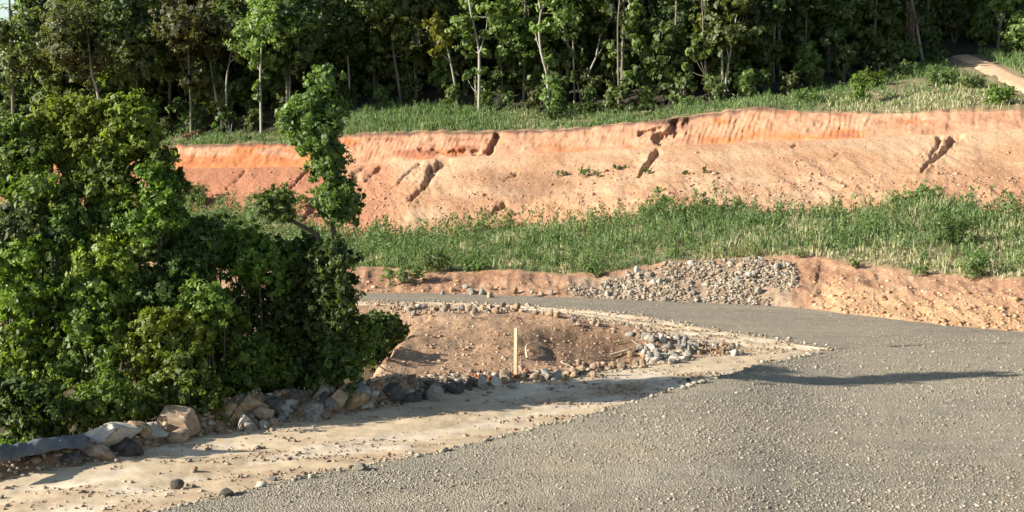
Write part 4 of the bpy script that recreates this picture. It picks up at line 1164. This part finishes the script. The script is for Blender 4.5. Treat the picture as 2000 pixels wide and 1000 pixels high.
BY = {21: 39.8, 20: 39.5, 17: 39.7, 15: 39.2, 14: 39.0, 12: 38.9, 11: 38.7, 10: 38.6, 9.5: 39.3, 9: 38.5, 8: 39.9, 7: 38.6, 6.5: 38.2, 6: 40.2, 5.0: 39.3, 4.8: 37.6}
for (u, off, bl, tone, lab) in BU:
    Y = BY.get(off, off if off > 30 else ty(u, off))
    # fuller outline: each drawn mass gets smaller side puffs
    rr_ = random.Random(int(abs(u) * 7 + off * 10))
    full = []
    for (bu, bv, br) in bl:
        full.append((bu, bv, br))
        for q in range(3):
            an = rr_.uniform(-.4, math.pi + .4); k_ = rr_.uniform(.42, .62)
            full.append((bu + math.cos(an) * br * .8, bv - math.sin(an) * br * .62, br * k_))
        full.append((bu + rr_.uniform(-.5, .5) * br, bv + br * .8, br * .8))
    pass
    bush(full, Y, tone, lab, leaf=.115, dens=180, group=GB, seed=int(abs(u) * 3 + off * 10), nst=len(bl) if off < 9 else 2)

# the slim tree
Ys = 39.9
base = PY(655, 700, Ys); base.z = gz(base.x, base.y)
root = empty('slim_tree', base)
tag(root, 'slim tree with stacked round leaf balls rising above the bushes', 'tree')
sp = [base + Vector((0, 0, -.2)), PY(650, 560, Ys), PY(654, 470, Ys), PY(648, 430, Ys), PY(640, 370, Ys), PY(634, 320, Ys), PY(632, 240, Ys), PY(636, 160, Ys)]
lim = [PY(630, 560, Ys), PY(624, 480, Ys), PY(620, 458, Ys), PY(598, 446, Ys), PY(575, 434, Ys), PY(560, 420, Ys), PY(548, 405, Ys)]
lim[0].z = lim[0].z - .5
paths = [(sp, .095, .03), (lim, .08, .04)]
SB = [(637, 160, 31), (620, 205, 34), (648, 215, 30), (595, 235, 38), (566, 240, 28), (632, 258, 40), (655, 245, 24), (608, 275, 34), (640, 298, 36), (655, 318, 28), (630, 330, 30), (650, 345, 26),
      (650, 385, 34), (675, 378, 28), (678, 408, 28), (640, 405, 26), (662, 425, 24), (690, 395, 18)]
SL = [(542, 400, 33), (558, 412, 24), (524, 398, 22), (548, 380, 20)]
rng = np.random.default_rng(5)
def blob3(L_):
    o_ = []
    for (u, v, r) in L_:
        R = px(r, Ys); c = PY(u, v, Ys + rng.uniform(-.45, .45) * R); o_.append((c.x, c.y, c.z, R * 1.04, R * 1.5, R * .95))
        if L_ is SB:
            j = min(range(2, len(sp)), key=lambda q: (sp[q] - c).length + (2 if sp[q].z > c.z + .1 else 0))
            paths.append(([sp[j], sp[j].lerp(c, .6), c], .04, .012))
    return o_
bb = blob3(SB); bl2 = blob3(SL)
link('trunk', tube_mesh('trunk', [([p - base for p in pp], a_, b_) for pp, a_, b_ in paths], 8), M['bark_dark'], root)
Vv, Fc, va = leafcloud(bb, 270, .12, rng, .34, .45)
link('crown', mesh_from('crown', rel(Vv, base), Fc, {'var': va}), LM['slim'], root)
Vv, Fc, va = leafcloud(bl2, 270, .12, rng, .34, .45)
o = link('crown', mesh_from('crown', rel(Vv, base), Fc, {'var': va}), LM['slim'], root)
o['label'] = 'small leaf ball at the end of the low left limb'

# leafy weeds standing in the grass
def weeds(name, Sw, hw, var0, label):
    n = len(Sw); per = 28
    f = RNG.uniform(.12, 1, (n, per)); an = RNG.uniform(0, 6.283, (n, per))
    rad = hw[:, None] * .30 * (1.05 - f) ** .7 * RNG.uniform(.25, 1, (n, per)) + .02
    lean = RNG.normal(0, .12, (n, 2))
    c = np.stack([Sw[:, :1] + rad * np.cos(an) + lean[:, :1] * f * hw[:, None], Sw[:, 1:2] + rad * np.sin(an) + lean[:, 1:] * f * hw[:, None], Sw[:, 2:3] + f * hw[:, None]], -1).reshape(-1, 3)
    m_ = len(c)
    nr = np.stack([np.cos(an), np.sin(an), 0 * an + .8], -1).reshape(-1, 3) + RNG.normal(size=(m_, 3)) * .5
    nr /= np.linalg.norm(nr, axis=1)[:, None]
    tg = np.cross(nr, RNG.normal(size=(m_, 3))); tg[:, 2] = np.abs(tg[:, 2]) + .35; tg /= np.linalg.norm(tg, axis=1)[:, None]
    bt = np.cross(nr, tg)
    L = (np.repeat(hw, per) ** .7 * .15 * RNG.uniform(.6, 1.4, m_))[:, None]
    q = np.stack([c - tg * L * .5, c + bt * L * .22, c + tg * L * .5, c - bt * L * .22], 1)
    va = np.repeat(np.clip(np.repeat(var0, per) + RNG.normal(0, .10, m_), 0, 1), 4)
    o = link(name, mesh_from(name, q.reshape(-1, 3), np.arange(m_ * 4).reshape(-1, 4), {'var': va}), LM['grass'])
    tag(o, label, 'weeds', kind='stuff')
Sw = sample('grass_field', 8600, lambda x, y, z, u, t: np.clip(.5 + 1.6 * fbm(x / 1.6, y / 1.8, 351, 3) + .3 * (t > .7), 0, 1) * (t < .97), (-200, 2480))
hw = np.clip(.80 + .9 * fbm(Sw[:, 0] / 1.1, Sw[:, 1] / 1.1, 353, 3) + .45 * sstep(.55, .95, Sw[:, 4]), .3, 1.6) * RNG.uniform(.6, 1.2, len(Sw))
weeds('weeds', Sw, hw, np.clip(RNG.normal(.33, .12, len(Sw)), .1, .6), 'leafy upright weeds standing in the grass between road and orange slope')
Sw = sample('grass_terrace', 2600, lambda x, y, z, u, t: np.clip(.35 + 1.4 * fbm(x / 1.6, y / 1.6, 355, 3) + .9 * np.exp(-((u - 830) / 150) ** 2), 0, 1) * terr_keep(x, y, z, u, t) * (t > .08) * (1 - .75 * (u > 1560) * (t < .5)), (-200, 2480))
weeds('weeds', Sw, np.clip(.7 + .4 * fbm(Sw[:, 0], Sw[:, 1], 357, 3), .3, 1.3) * RNG.uniform(.6, 1.3, len(Sw)), np.clip(RNG.normal(.38, .12, len(Sw)), .1, .6), 'leafy weeds on the terrace below the forest edge')

# single plants on the far slopes
def ground_plant(u, v, w, h, tone, label, leaf=.16, dens=60,  name='weed_plant', cat='plant', group=None):
    p = hit(u, v)
    if p is None: return
    Yd = p.y
    k = max(1, int(round(w / h))) if w > h else 1
    bl = []
    if w >= h:
        for q in range(max(2, k + 1)):
            bl.append((u + (q / max(1, k) - .5) * (w - h * .8), v - h * random.uniform(.4, .6), h * .5))
    else:
        for q in range(3): bl.append((u + random.uniform(-.15, .15) * w, v - h * (.25 + .27 * q), w * (.52 - .1 * q)))
    return bush(bl, Yd, tone, label, leaf * .55, dens * 2.6, name, cat, group, seed=int(u))
PL = [
 (1862, 478, 70, 62, 'bush_dark', 'dark rounded shrub in the weeds at the right, above the bare bank', .16, 70),
 (1290, 420, 42, 60, 'weed', 'tall pointed weed standing against the orange slope at its foot', .16, 50),
 (1378, 420, 34, 45, 'weed', 'tall feathery weed right of the pointed one against the orange slope', .16, 50),
 (1440, 425, 40, 42, 'weed', 'bushy weed third from the pointed one along the slope foot', .16, 50),
 (1340, 430, 50, 36, 'weed', 'low bushy weed between the pointed and the feathery weeds', .16, 50),
 (1810, 405, 60, 45, 'weed', 'highest tuft of the weeds, below the forked gully', .16, 60),
 (1760, 410, 50, 36, 'weed', 'weed tuft just left of the highest tuft', .16, 60),
 (1000, 450, 34, 40, 'weed', 'spindly weed right of the short gully at the slope foot', .15, 40),
 (940, 462, 40, 26, 'weed', 'spindly weed in front of the short gully', .15, 40),
 (790, 555, 85, 36, 'weed', 'bright low bush spilling over the road bank', .17, 90),
 (845, 532, 60, 50, 'weed', 'leafy bush at the bank top beside the spilling bush', .16, 80),
 (925, 530, 50, 28, 'weed', 'small leafy clump on the bank top right of the leafy bush', .16, 80),
 (1160, 540, 40, 24, 'weed', 'small green clump at the left end of the grey rubble', .15, 80),
 (1670, 525, 26, 24, 'weed', 'little green plant hanging on the bare bank right of the rubble', .13, 80),
 (1560, 505, 30, 20, 'weed', 'small plant on the bank top over the rubble pile', .13, 60),
 (1905, 545, 60, 50, 'weed', 'tall weed clump on the bank top near the right edge', .16, 70),
 (1800, 540, 40, 22, 'weed', 'weed clump on the bank top left of the tall one', .15, 70),
 (382, 405, 42, 42, 'bush_dark', 'lone dark shrub on the foot of the orange slope beside the bushes', .2, 70),
 (600, 405, 60, 30, 'weed', 'weedy clump behind the slim tree at the slope foot', .18, 50),
 (445, 455, 80, 34, 'weed', 'weeds in front of the orange slope seen over the bushes', .18, 50),
 (1098, 345, 26, 12, 'weed', 'leftmost sprig of the row growing on the graded slope', .15, 45),
 (1143, 347, 34, 22, 'weed', 'largest sprig of the row growing on the graded slope', .15, 45),
 (1168, 347, 16, 14, 'weed', 'tiny sprig right of the largest sprig on the graded slope', .13, 40),
 (1210, 331, 28, 12, 'bush_dark', 'flat sprig on the graded slope left of the narrow gully', .14, 40),
 (1262, 342, 26, 18, 'bush_dark', 'dark sprig at the lower end of the narrow gully', .14, 50),
 (1338, 341, 14, 11, 'bush_dark', 'lone small sprig right of the narrow gully', .13, 45),
 (1376, 338, 10, 12, 'bush_dark', 'tiny upright sprig farthest right on the graded slope', .13, 45),
 (1675, 200, 40, 62, 'bush', 'rounded green shrub on the terrace before the dark wood', .22, 60),
 (1705, 172, 46, 36, 'bush_bright', 'light green shrub behind the rounded shrub of the terrace', .22, 50),
 (1760, 152, 60, 30, 'weed', 'weedy shrub at the edge of the dark wood', .22, 50),
 (1830, 130, 50, 26, 'bush_dark', 'dark shrub at the left side of the path mouth', .22, 50),
 (1840, 165, 60, 34, 'weed', 'green weeds left of the path', .22, 50),
 (1900, 172, 50, 26, 'weed', 'green weeds along the lower side of the path', .22, 50),
 (1955, 205, 60, 40, 'bush', 'darker green weeds below the path at the right edge', .22, 50),
 (1575, 200, 50, 26, 'weed', 'weedy clump at the end of the dark lip of soil', .2, 45),
 (300, 268, 40, 30, 'bush', 'small shrub at the left end of the cut crest', .22, 50),
 (360, 265, 36, 22, 'weed', 'leafy weed beside the dead brown branch on the crest', .2, 45),
 (1085, 238, 50, 30, 'bush_dark', 'dark brush at the foot of the winding trunk', .22, 50),
 (1150, 225, 60, 28, 'bush_dark', 'dark undergrowth right of the winding trunk', .22, 50),
 (1255, 225, 60, 26, 'forest', 'undergrowth in front of the tiered light green tree', .22, 50),
 (1350, 212, 50, 24, 'weed', 'weeds on the crest above the slumped notch', .2, 50),
]
for pl_ in PL:
    ground_plant(*pl_[:6], leaf=pl_[6], dens=pl_[7], group='plants dotted over the slopes and banks')
# shrubs crowding the right edge beside the path
for (u, v, r, lab) in [(1985, 60, 24, 'yellowish shrub at the right edge beside the tree over the path'), (1992, 105, 26, 'light green shrub low at the right edge above the path'), (1968, 112, 16, 'small light shrub at the foot of the tree over the path')]:
    bush([(u, v, r), (u + 10, v + r * .7, r * .8), (u - r * .4, v + r * .8, r * .7), (u + 15, v - r * .5, r * .7)], 113.5, 'forest_light', lab, .26, 45, group='plants dotted over the slopes and banks')
# undergrowth under the forest, shared mesh copies
def shrub_proto(k):
    rng = np.random.default_rng(700 + k)
    root = empty('understory_shrub', (0, 0, 0)); root['category'] = 'shrub'
    bl = [(rng.uniform(-.9, .9), rng.uniform(-.6, .6), rng.uniform(.5, 2.4), *(rng.uniform(.5, .9),) * 3) for q in range(7)]
    link('stem', tube_mesh('stem', [([Vector((0, 0, -.3)), Vector((b[0] * .5, b[1] * .5, b[2] * .6)), Vector(b[:3])], .04, .015) for b in bl], 5), M['bark_mid'], root)
    Vv, Fc, va = leafcloud(bl, 40, .26, rng)
    link('foliage', mesh_from('foliage', Vv, Fc, {'var': va}), LM[('forest', 'forest_olive', 'forest_light')[k]], root)
    return root
sp_ = [shrub_proto(k) for k in range(3)]
k = 0
for row in range(3):
    u = -60 + random.uniform(0, 30)
    while u < 2060:
        if not (1860 < u < 1960 and row == 0):
            Yd = fy(u) + .3 + row * 3.0 + random.uniform(-.8, .8)
            x = (u - 1000) / F * Yd
            place(sp_[k % 3], (x, Yd, gz(x, Yd) - .05), random.uniform(0, 6.28), random.uniform(.7, 1.25) * (.75, 1.35, 1.8)[row], ('leafy shrub along the forest edge, ' if row == 0 else 'shaded shrub inside the forest, ') + zone(u), 'undergrowth of the forest'); k += 1
        u += random.uniform(38, 75)

# ------------------------------------------------------------------ rocks
def rock_mesh(seed, sub=3):
    import bmesh
    rng = np.random.default_rng(seed)
    bm = bmesh.new(); bmesh.ops.create_icosphere(bm, subdivisions=sub, radius=1.0)
    Vv = np.array([v.co[:] for v in bm.verts])
    for k in range(rng.integers(8, 13)):
        n = rng.normal(size=3); n /= np.linalg.norm(n); d = rng.uniform(.34, .72)
        ex = Vv @ n - d
        Vv = Vv - np.outer(np.clip(ex, 0, None), n)
    Vv = Vv * (1 + .09 * fbm(Vv[:, 0] * 2.3 + seed, Vv[:, 1] * 2.3 + Vv[:, 2] * 1.7, seed, 3))[:, None]
    Vv += rng.normal(size=Vv.shape) * .008
    mx = np.abs(Vv).max(0); Vv /= mx
    Fc = np.array([[v.index for v in f.verts] for f in bm.faces]); bm.free()
    return mesh_from('rock', Vv, Fc, None, False)
RK = {}
def rock(u, v, w, h, tone, label, group=None, name='boulder', cat='boulder', Y=None, seed=None, dep=None, sink=.42, rot=None):
    """a rock whose picture box is w x h px with its foot at row v"""
    p = hit(u, v)
    if p is None: return None
    s_ = int(seed if seed is not None else random.randrange(10 ** 6)) % (10 if max(w, h) > 22 else 8)
    big = max(w, h) > 22
    key = (s_, tone, big)
    if key not in RK:
        me = rock_mesh(40 + s_ + (0 if big else 20), 3 if big else 2); me.materials.append(M[tone]); RK[key] = me
    o = link(name, RK[key])
    W = px(w, p.y) / 2; H = px(h, p.y) / 2
    o.scale = (W, (dep or random.uniform(.75, 1.1)) * (W * .6 + H * .5), H * (1 + sink))
    o.rotation_euler = (random.uniform(-.2, .2), random.uniform(-.2, .2), rot if rot is not None else random.choice([0, math.pi]) + random.uniform(-.35, .35))
    o.location = p + Vector((0, .3 * W, H * (1 - sink)))
    tag(o, label, cat, group)
    return o
GR = 'boulders of the row beside the dirt track'
BR = [
 (212, 872, 128, 48, 'rock_white', 'biggest pale grey boulder with a smooth domed top'),
 (250, 890, 84, 40, 'rock_dark', 'dark brown clod leaning on the front of the biggest pale boulder'),
 (192, 900, 62, 30, 'rock_tan', 'brown tan boulder low in front of the biggest pale boulder'),
 (140, 905, 60, 28, 'rock_dark', 'dark flat boulder in the shade next to the grey sheet'),
 (345, 834, 90, 36, 'rock_tan', 'large angular tan boulder standing highest left of the ochre slab'),
 (276, 850, 54, 36, 'rock_ochre', 'rounded brownish boulder right of the biggest pale boulder'),
 (298, 856, 58, 34, 'rock_white', 'pale wedge shaped boulder in front of the rounded brownish one'),
 (340, 862, 60, 26, 'rock_tan', 'crumbling tan rock heap piece in front of the large angular boulder'),
 (482, 800, 92, 28, 'rock_ochre', 'long flat ochre slab on top of the boulder row'),
 (440, 818, 44, 34, 'rock_tan', 'tan boulder at the left end of the ochre slab'),
 (458, 830, 46, 36, 'rock_ochre', 'brown boulder under the ochre slab'),
 (474, 838, 34, 40, 'rock_white', 'upright pale grey boulder below the ochre slab'),
 (508, 820, 64, 32, 'rock_tan', 'pinkish tan boulder at the right end of the ochre slab'),
 (488, 842, 36, 24, 'rock_grey', 'small grey boulder at the foot of the upright pale one'),
 (536, 806, 54, 30, 'rock_dark', 'dark grey boulder right of the pinkish tan one'),
 (557, 800, 44, 28, 'rock_white', 'pale angular boulder leaning on a dark grey one'),
 (606, 815, 62, 32, 'rock_grey', 'wide dull grey boulder in the middle of the row'),
 (588, 790, 40, 24, 'rock_dark', 'dark boulder behind the wide dull grey one'),
 (628, 775, 50, 26, 'rock_white', 'pale arched boulder on top of the dark pile'),
 (648, 800, 34, 24, 'rock_grey', 'grey boulder under the pale arched one'),
 (663, 790, 36, 34, 'rock_tan', 'tan knobbly boulder right of the pale arched one'),
 (690, 795, 62, 40, 'rock_ochre', 'mossy ochre brown boulder'),
 (727, 777, 28, 16, 'rock_white', 'small pinkish white stone on top of the dark pile'),
 (700, 768, 60, 24, 'rock_grey', 'long grey boulder at the back of the row below the gully'),
 (760, 775, 60, 26, 'rock_dark', 'dark boulder left of the blue grey one'),
 (800, 785, 50, 22, 'rock_dark', 'dark flat stone at the edge of the shaded track'),
 (846, 782, 46, 34, 'rock_grey', 'blue grey boulder with a bright top in the shade'),
 (890, 770, 50, 22, 'rock_dark', 'dark slab right of the blue grey boulder'),
 (915, 757, 34, 24, 'rock_dark', 'black looking stone at the start of the white stones'),
 (944, 758, 22, 26, 'rock_white', 'first white stone left of the wooden stake'),
 (968, 756, 24, 26, 'rock_white', 'white stone midway between the black stone and the stake'),
 (990, 745, 30, 34, 'rock_tan', 'tan block touching the left side of the wooden stake'),
 (1000, 758, 26, 12, 'rock_white', 'flat white stone at the foot of the stake'),
 (1043, 742, 26, 20, 'rock_tan', 'tan stone right of the stake'),
 (1067, 742, 18, 28, 'rock_white', 'upright white stone right of the stake'),
 (1085, 742, 26, 24, 'rock_white', 'rounded white stone beside the upright white one'),
]
for i, r in enumerate(BR): rock(*r, group=GR, seed=i * 3 + 1)
# smaller stones of the row, the island's edge and the grey heap
def scatter_rocks(n, line, spread, sizes, tones, label, group, name='stone', cat='stone', clip=None):
    for k in range(n):
        t = random.random()
        us = [q[0] for q in line]; u = us[0] + (us[-1] - us[0]) * t
        v = float(np.interp(u, us, [q[1] for q in line])) + random.gauss(0, spread)
        w = random.uniform(*sizes) ; h = w * random.uniform(.55, .95)
        pt = ['its left third', 'its middle third', 'its right third'][min(2, int(t * 3))]
        rock(u, v, w, h, random.choice(tones), label + ', in ' + pt, group, name, cat)
scatter_rocks(36, [(280, 868), (420, 843), (560, 825), (640, 815)], 7, (8, 24), ['rock_tan', 'rock_tan', 'rock_ochre', 'rock_grey'], 'broken stone in front of the boulders of the sunny row', 'stones before the boulder row')
scatter_rocks(40, [(560, 795), (700, 785), (820, 772), (930, 757)], 10, (9, 26), ['rock_dark', 'rock_grey', 'rock_dark', 'rock_tan'], 'stone among the shaded boulders left of the wooden stake', 'stones in the shaded part of the row')
scatter_rocks(46, [(940, 753), (1060, 738), (1160, 725), (1260, 708)], 7, (8, 22), ['rock_tan', 'rock_ochre', 'rock_tan', 'rock_dark'], 'stone along the near foot of the brown mound', 'stones at the near foot of the mound')
for k in range(46):
    u = random.uniform(1248, 1360); v = 690 + (u - 1300) * -.05 + random.uniform(-26, 22)
    rock(u, v, random.uniform(10, 26), random.uniform(9, 18), random.choice(['rock_grey', 'rock_white', 'rock_grey']), 'grey stone in the ' + ('left' if u < 1304 else 'right') + ' half of the heap on the point of the mound', 'stones of the grey heap', 'stone', 'stone')
for k in range(20):
    u = random.uniform(1350, 1450); v = 688 - (u - 1350) * .03 + random.uniform(-12, 9)
    rock(u, v, random.uniform(8, 20), random.uniform(6, 13), random.choice(['rock_tan', 'rock_white', 'rock_ochre']), 'tan stone at the tip of the island between the two tracks', 'stones at the tip', 'stone', 'stone')
scatter_rocks(52, [(730, 605), (900, 606), (1000, 610), (1100, 622), (1200, 643), (1280, 668)], 4.5, (8, 20), ['rock_tan', 'rock_grey', 'rock_tan', 'rock_ochre'], 'stone in the row along the far edge of the mound', 'stones along the far edge of the mound')
scatter_rocks(14, [(850, 572), (950, 573), (1080, 574)], 5, (8, 18), ['rock_tan', 'rock_grey', 'rock_ochre'], 'stone at the foot of the bank left of the rubble', 'stones along the road foot')
for (u, v, w, h, t, lab) in [(342, 955, 34, 22, 'rock_dark', 'dark pointed stone lying on the pale track at the lower left'), (703, 918, 26, 18, 'rock_grey', 'lone grey stone on the edge between track and gravel'),
        (440, 968, 34, 20, 'rock_dark', 'dark stone at the corner of the gravel near the bottom'), (380, 922, 18, 12, 'rock_tan', 'small brown stone on the left part of the track'),
        (532, 940, 26, 9, 'rock_grey', 'flat stone half buried at the gravel edge'), (580, 936, 10, 9, 'rock_dark', 'small dark stone by the flat half buried one'),
        (800, 502 + 20, 24, 12, 'rock_white', 'pale block on the bank top above the road'), (767, 520, 16, 10, 'rock_tan', 'tan block on the bank top, left of the pale one'),
        (1345, 745, 10, 8, 'rock_dark', 'small dark stone at the lip of the gravel pad'), (1300, 768, 12, 9, 'rock_dark', 'dark stone at the corner of the gravel pad')]:
    rock(u, v, w, h, t, lab, None, 'stone', 'stone', seed=int(u))
for k in range(22):
    u = random.uniform(895, 1080); v = 738 - (u - 950) * .06 + random.uniform(-9, 6)
    rock(u, v, random.uniform(7, 15), random.uniform(5, 10), 'rock_red', 'rusty red clod near the foot of the wooden stake', 'rusty clods by the stake', 'clod', 'clod')

SB_ = np.concatenate([sample('ravine', 60000, lambda x, y, z, u, t: (t < .085) * (u > -80) * .9), sample('dirt_mound', 60000, lambda x, y, z, u, t: (t < .13) * (u < 1330) * np.clip(1.1 - t / .13, 0, 1) * (1 - .93 * sstep(900, 1010, u)))])
SB2 = sample('dirt_mound', 60000, lambda x, y, z, u, t: (t > .90) * (u < 1300) * np.clip((t - .90) / .06, 0, 1) * (.35 + 1.2 * fbm(x / 1.1, y / 1.1, 341)))
SB3 = sample('dirt_mound', 70000, lambda x, y, z, u, t: sstep(1225, 1300, u) * sstep(1470, 1400, u) * .5 * np.clip(.5 + 1.5 * fbm(x / .8, y / .8, 343), 0, 1))
SB_ = np.concatenate([SB_, SB2, SB3])
o = stones('berm_rubble', SB_[:, :3] + [0, 0, .02], RNG.gamma(1.3, .036, len(SB_)).clip(.015, .26), attr_mat("berm_stone", (0.13, 0.09, 0.058), (0.30, 0.225, 0.15), (0.50, 0.43, 0.335), bumpy=(5.0, .5)), 'oct')
tag(o, 'small broken stones and clods between the boulders along the edges of the track', 'rubble', kind='stuff')

# grey rubble dumped on the road bank
def rub_keep(x, y, z, u, t):
    top = np.interp(u, [1060, 1120, 1230, 1300, 1400, 1500, 1560, 1590], [.25, .5, .8, 1.0, 1.0, 1.0, .9, .5])
    return (u > 1055) * (u < 1600) * (t < top + .10 * fbm(x / .8, y / .8, 331)) * (fbm(x / .9, z / .45, 337, 3) > -.26 + 1.3 * sstep(1525, 1600, u) + .45 * sstep(1230, 1090, u)) 
SR = sample('bank', 46000, rub_keep)
pale = sstep(-.4, .6, fbm(SR[:, 0] / 1.5, SR[:, 2] / .7, 335))
o = stones('rubble', SR[:, :3] + [0, -.02, .03], RNG.gamma(2.0, .024, len(SR)).clip(.02, .2), M['rubble'], 'oct', np.clip(RNG.beta(2, 2, len(SR)) * .8 + .25 * pale, 0, 1))
tag(o, 'grey broken stones of the rubble dumped on the road bank', 'rubble', kind='stuff')
sel = SR[RNG.choice(len(SR), 36, replace=False)]
for q in sel:
    w = random.uniform(9, 17)
    rock(q[3], project(q[0], q[1], q[2])[1], w, w * random.uniform(.6, .9), random.choice(['rock_grey', 'rock_white', 'rock_grey', 'rock_tan']), 'larger grey stone in the rubble dumped on the road bank', 'larger stones in the road bank rubble', 'stone', 'stone')

# ------------------------------------------------------------------ small man-made and dead things
def bar(name, p0, p1, r0, r1, mat, label, cat, k=8, group=None):
    b0 = Vector(p0)
    o = link(name, tube_mesh(name, [([Vector(p0) - b0, Vector(p0).lerp(Vector(p1), .5) - b0 + Vector((.004, 0, 0)), Vector(p1) - b0], r0, r1)], k), mat)
    o.location = b0
    tag(o, label, cat, group)
    return o
b = hit(1007, 733)
# stake: square sawn post with a chamfered head
import bmesh
bm = bmesh.new()
hs, Hs = .052, px(95, b.y)
prof = [(-.25, hs), (Hs - .05, hs * .97), (Hs, hs * .55)]
rings = [[bm.verts.new((x * r, y * r * .9, z)) for x, y in ((-1, -1), (1, -1), (1, 1), (-1, 1))] for z, r in prof]
for a_, c_ in zip(rings[:-1], rings[1:]):
    for q in range(4): bm.faces.new((a_[q], a_[(q + 1) % 4], c_[(q + 1) % 4], c_[q]))
bm.faces.new(rings[-1]); bm.faces.new(rings[0][::-1])
me = bpy.data.meshes.new('wooden_stake'); bm.to_mesh(me); bm.free()
o = link('wooden_stake', me, M['wood'], None, b); o.rotation_euler = (0, math.radians(.6), -.4)
tag(o, 'tall pale wooden stake upright at the near foot of the brown mound', 'stake')
for (u, v, h, lab) in [(1388, 690, 34, 'thin marker rod standing in the stones near the tip of the island'), (1428, 684, 36, 'thin marker rod nearest to the tip of the island'), (1365, 688, 22, 'short thin rod left of the two marker rods')]:
    p = hit(u, v)
    bar('marker_rod', p - Vector((0, 0, .2)), p + Vector((-.02, 0, px(h, p.y))), .016, .012, M['steel'], lab, 'rod', 6)
def lying(u0, v0, u1, v1, r, mat, lab, name='stick', lift=.08, cat='stick'):
    p, q = hit(u0, v0), hit(u1, v1)
    if p is None or q is None: return
    bar(name, p + Vector((0, 0, lift)), q + Vector((0, 0, lift)), r, r * .7, mat, lab, cat, 7)
lying(1190, 700, 1234, 687, .055, M['wood'], 'pale log lying on the mound beside the grey stone heap', 'log', .1, 'log')
lying(1200, 672, 1242, 668, .025, M['stick'], 'thin stick lying on top of the hollow')
lying(1232, 668, 1252, 680, .022, M['stick'], 'short stick pointing at the grey stone heap')
lying(1150, 704, 1192, 702, .02, M['stick'], 'thin stick left of the pale log')
lying(1095, 712, 1120, 722, .025, M['stick'], 'stick among the stones below the hollow')
lying(722, 760, 775, 748, .05, M['stick'], 'grey branch lying across the dark end of the boulder row', 'stick', .25)
p = PY(697, 688, 41.0); q = hit(752, 722)
bar('dead_branch', q, p, .022, .012, M['stick'], 'bare dead branch slanting out of the round bush', 'branch', 6)
# pale curled sheet/root at the left end of the hollow
pp = [hit(u, v) + Vector((0, 0, h)) for u, v, h in ((1030, 702, .04), (1026, 690, .18), (1031, 680, .14), (1040, 672, .06))]
b0 = pp[0].copy()
o = link('dry_root', tube_mesh('dry_root', [([x - b0 for x in pp], .04, .03)], 7), M['wood'], None, b0)
tag(o, 'pale curled root at the left end of the scraped hollow', 'root')
# brown dead branch heap on the crest at the far left
b0 = hit(376, 272)
vp = [([Vector((random.uniform(-.6, .6), random.uniform(-.3, .3), 0)), Vector((random.uniform(-.8, .8), random.uniform(-.3, .3), random.uniform(.2, .5))), Vector((random.uniform(-1, 1), 0, random.uniform(.1, .8)))], .05, .02) for k in range(26)]
o = link('brush_pile', tube_mesh('brush_pile', vp, 5), bark_mat("dead_brush", (0.10, 0.045, 0.025), (0.24, 0.12, 0.07)), None, b0)
tag(o, 'brown pile of dead branches on the crest of the cut at the left', 'brush pile')

# grey sheet draped over the end of the boulder row
uu = np.linspace(-40, 168, 60); ww = np.linspace(0, 1, 18)
V = []
for j, w in enumerate(ww):
    for i, u in enumerate(uu):
        vfoot = float(np.interp(u, [-40, 0, 60, 168], [945, 932, 912, 884]))
        hpx = float(np.interp(u, [-40, 0, 40, 100, 150, 168], [50, 46, 36, 30, 22, 6]))
        p = hit(u, vfoot + 4)
        prof_ = math.sin(math.pi * min(1, .12 + w * .8)) ** .7
        fold = .09 * float(fbm(u / 26 + w * 1.5, w * 2.5, 401, 4)) + .035 * math.sin(u / 6 + w * 3 + 4 * float(fbm(u / 20, w * 2, 405))) * (.4 + .6 * abs(float(fbm(u / 30, w, 407))))
        V.append((p.x, p.y - .15 + w * 1.1, p.z + .10 + px(hpx, p.y) * 1.25 * prof_ + fold * prof_))
idx = np.arange(60 * 18).reshape(18, 60)
Fq = np.stack([idx[:-1, :-1], idx[:-1, 1:], idx[1:, 1:], idx[1:, :-1]], -1).reshape(-1, 4)
V = np.array(V); b0 = Vector(V.mean(0).tolist()); b0.z = float(V[:, 2].min())
o = link('geotextile_sheet', mesh_from('geotextile_sheet', rel(V, b0), Fq, None, True), M['cloth'], None, b0)
sd = o.modifiers.new('thickness', 'SOLIDIFY'); sd.thickness = .015
tag(o, 'rumpled grey fabric sheet draped over the left end of the boulder row', 'sheet')
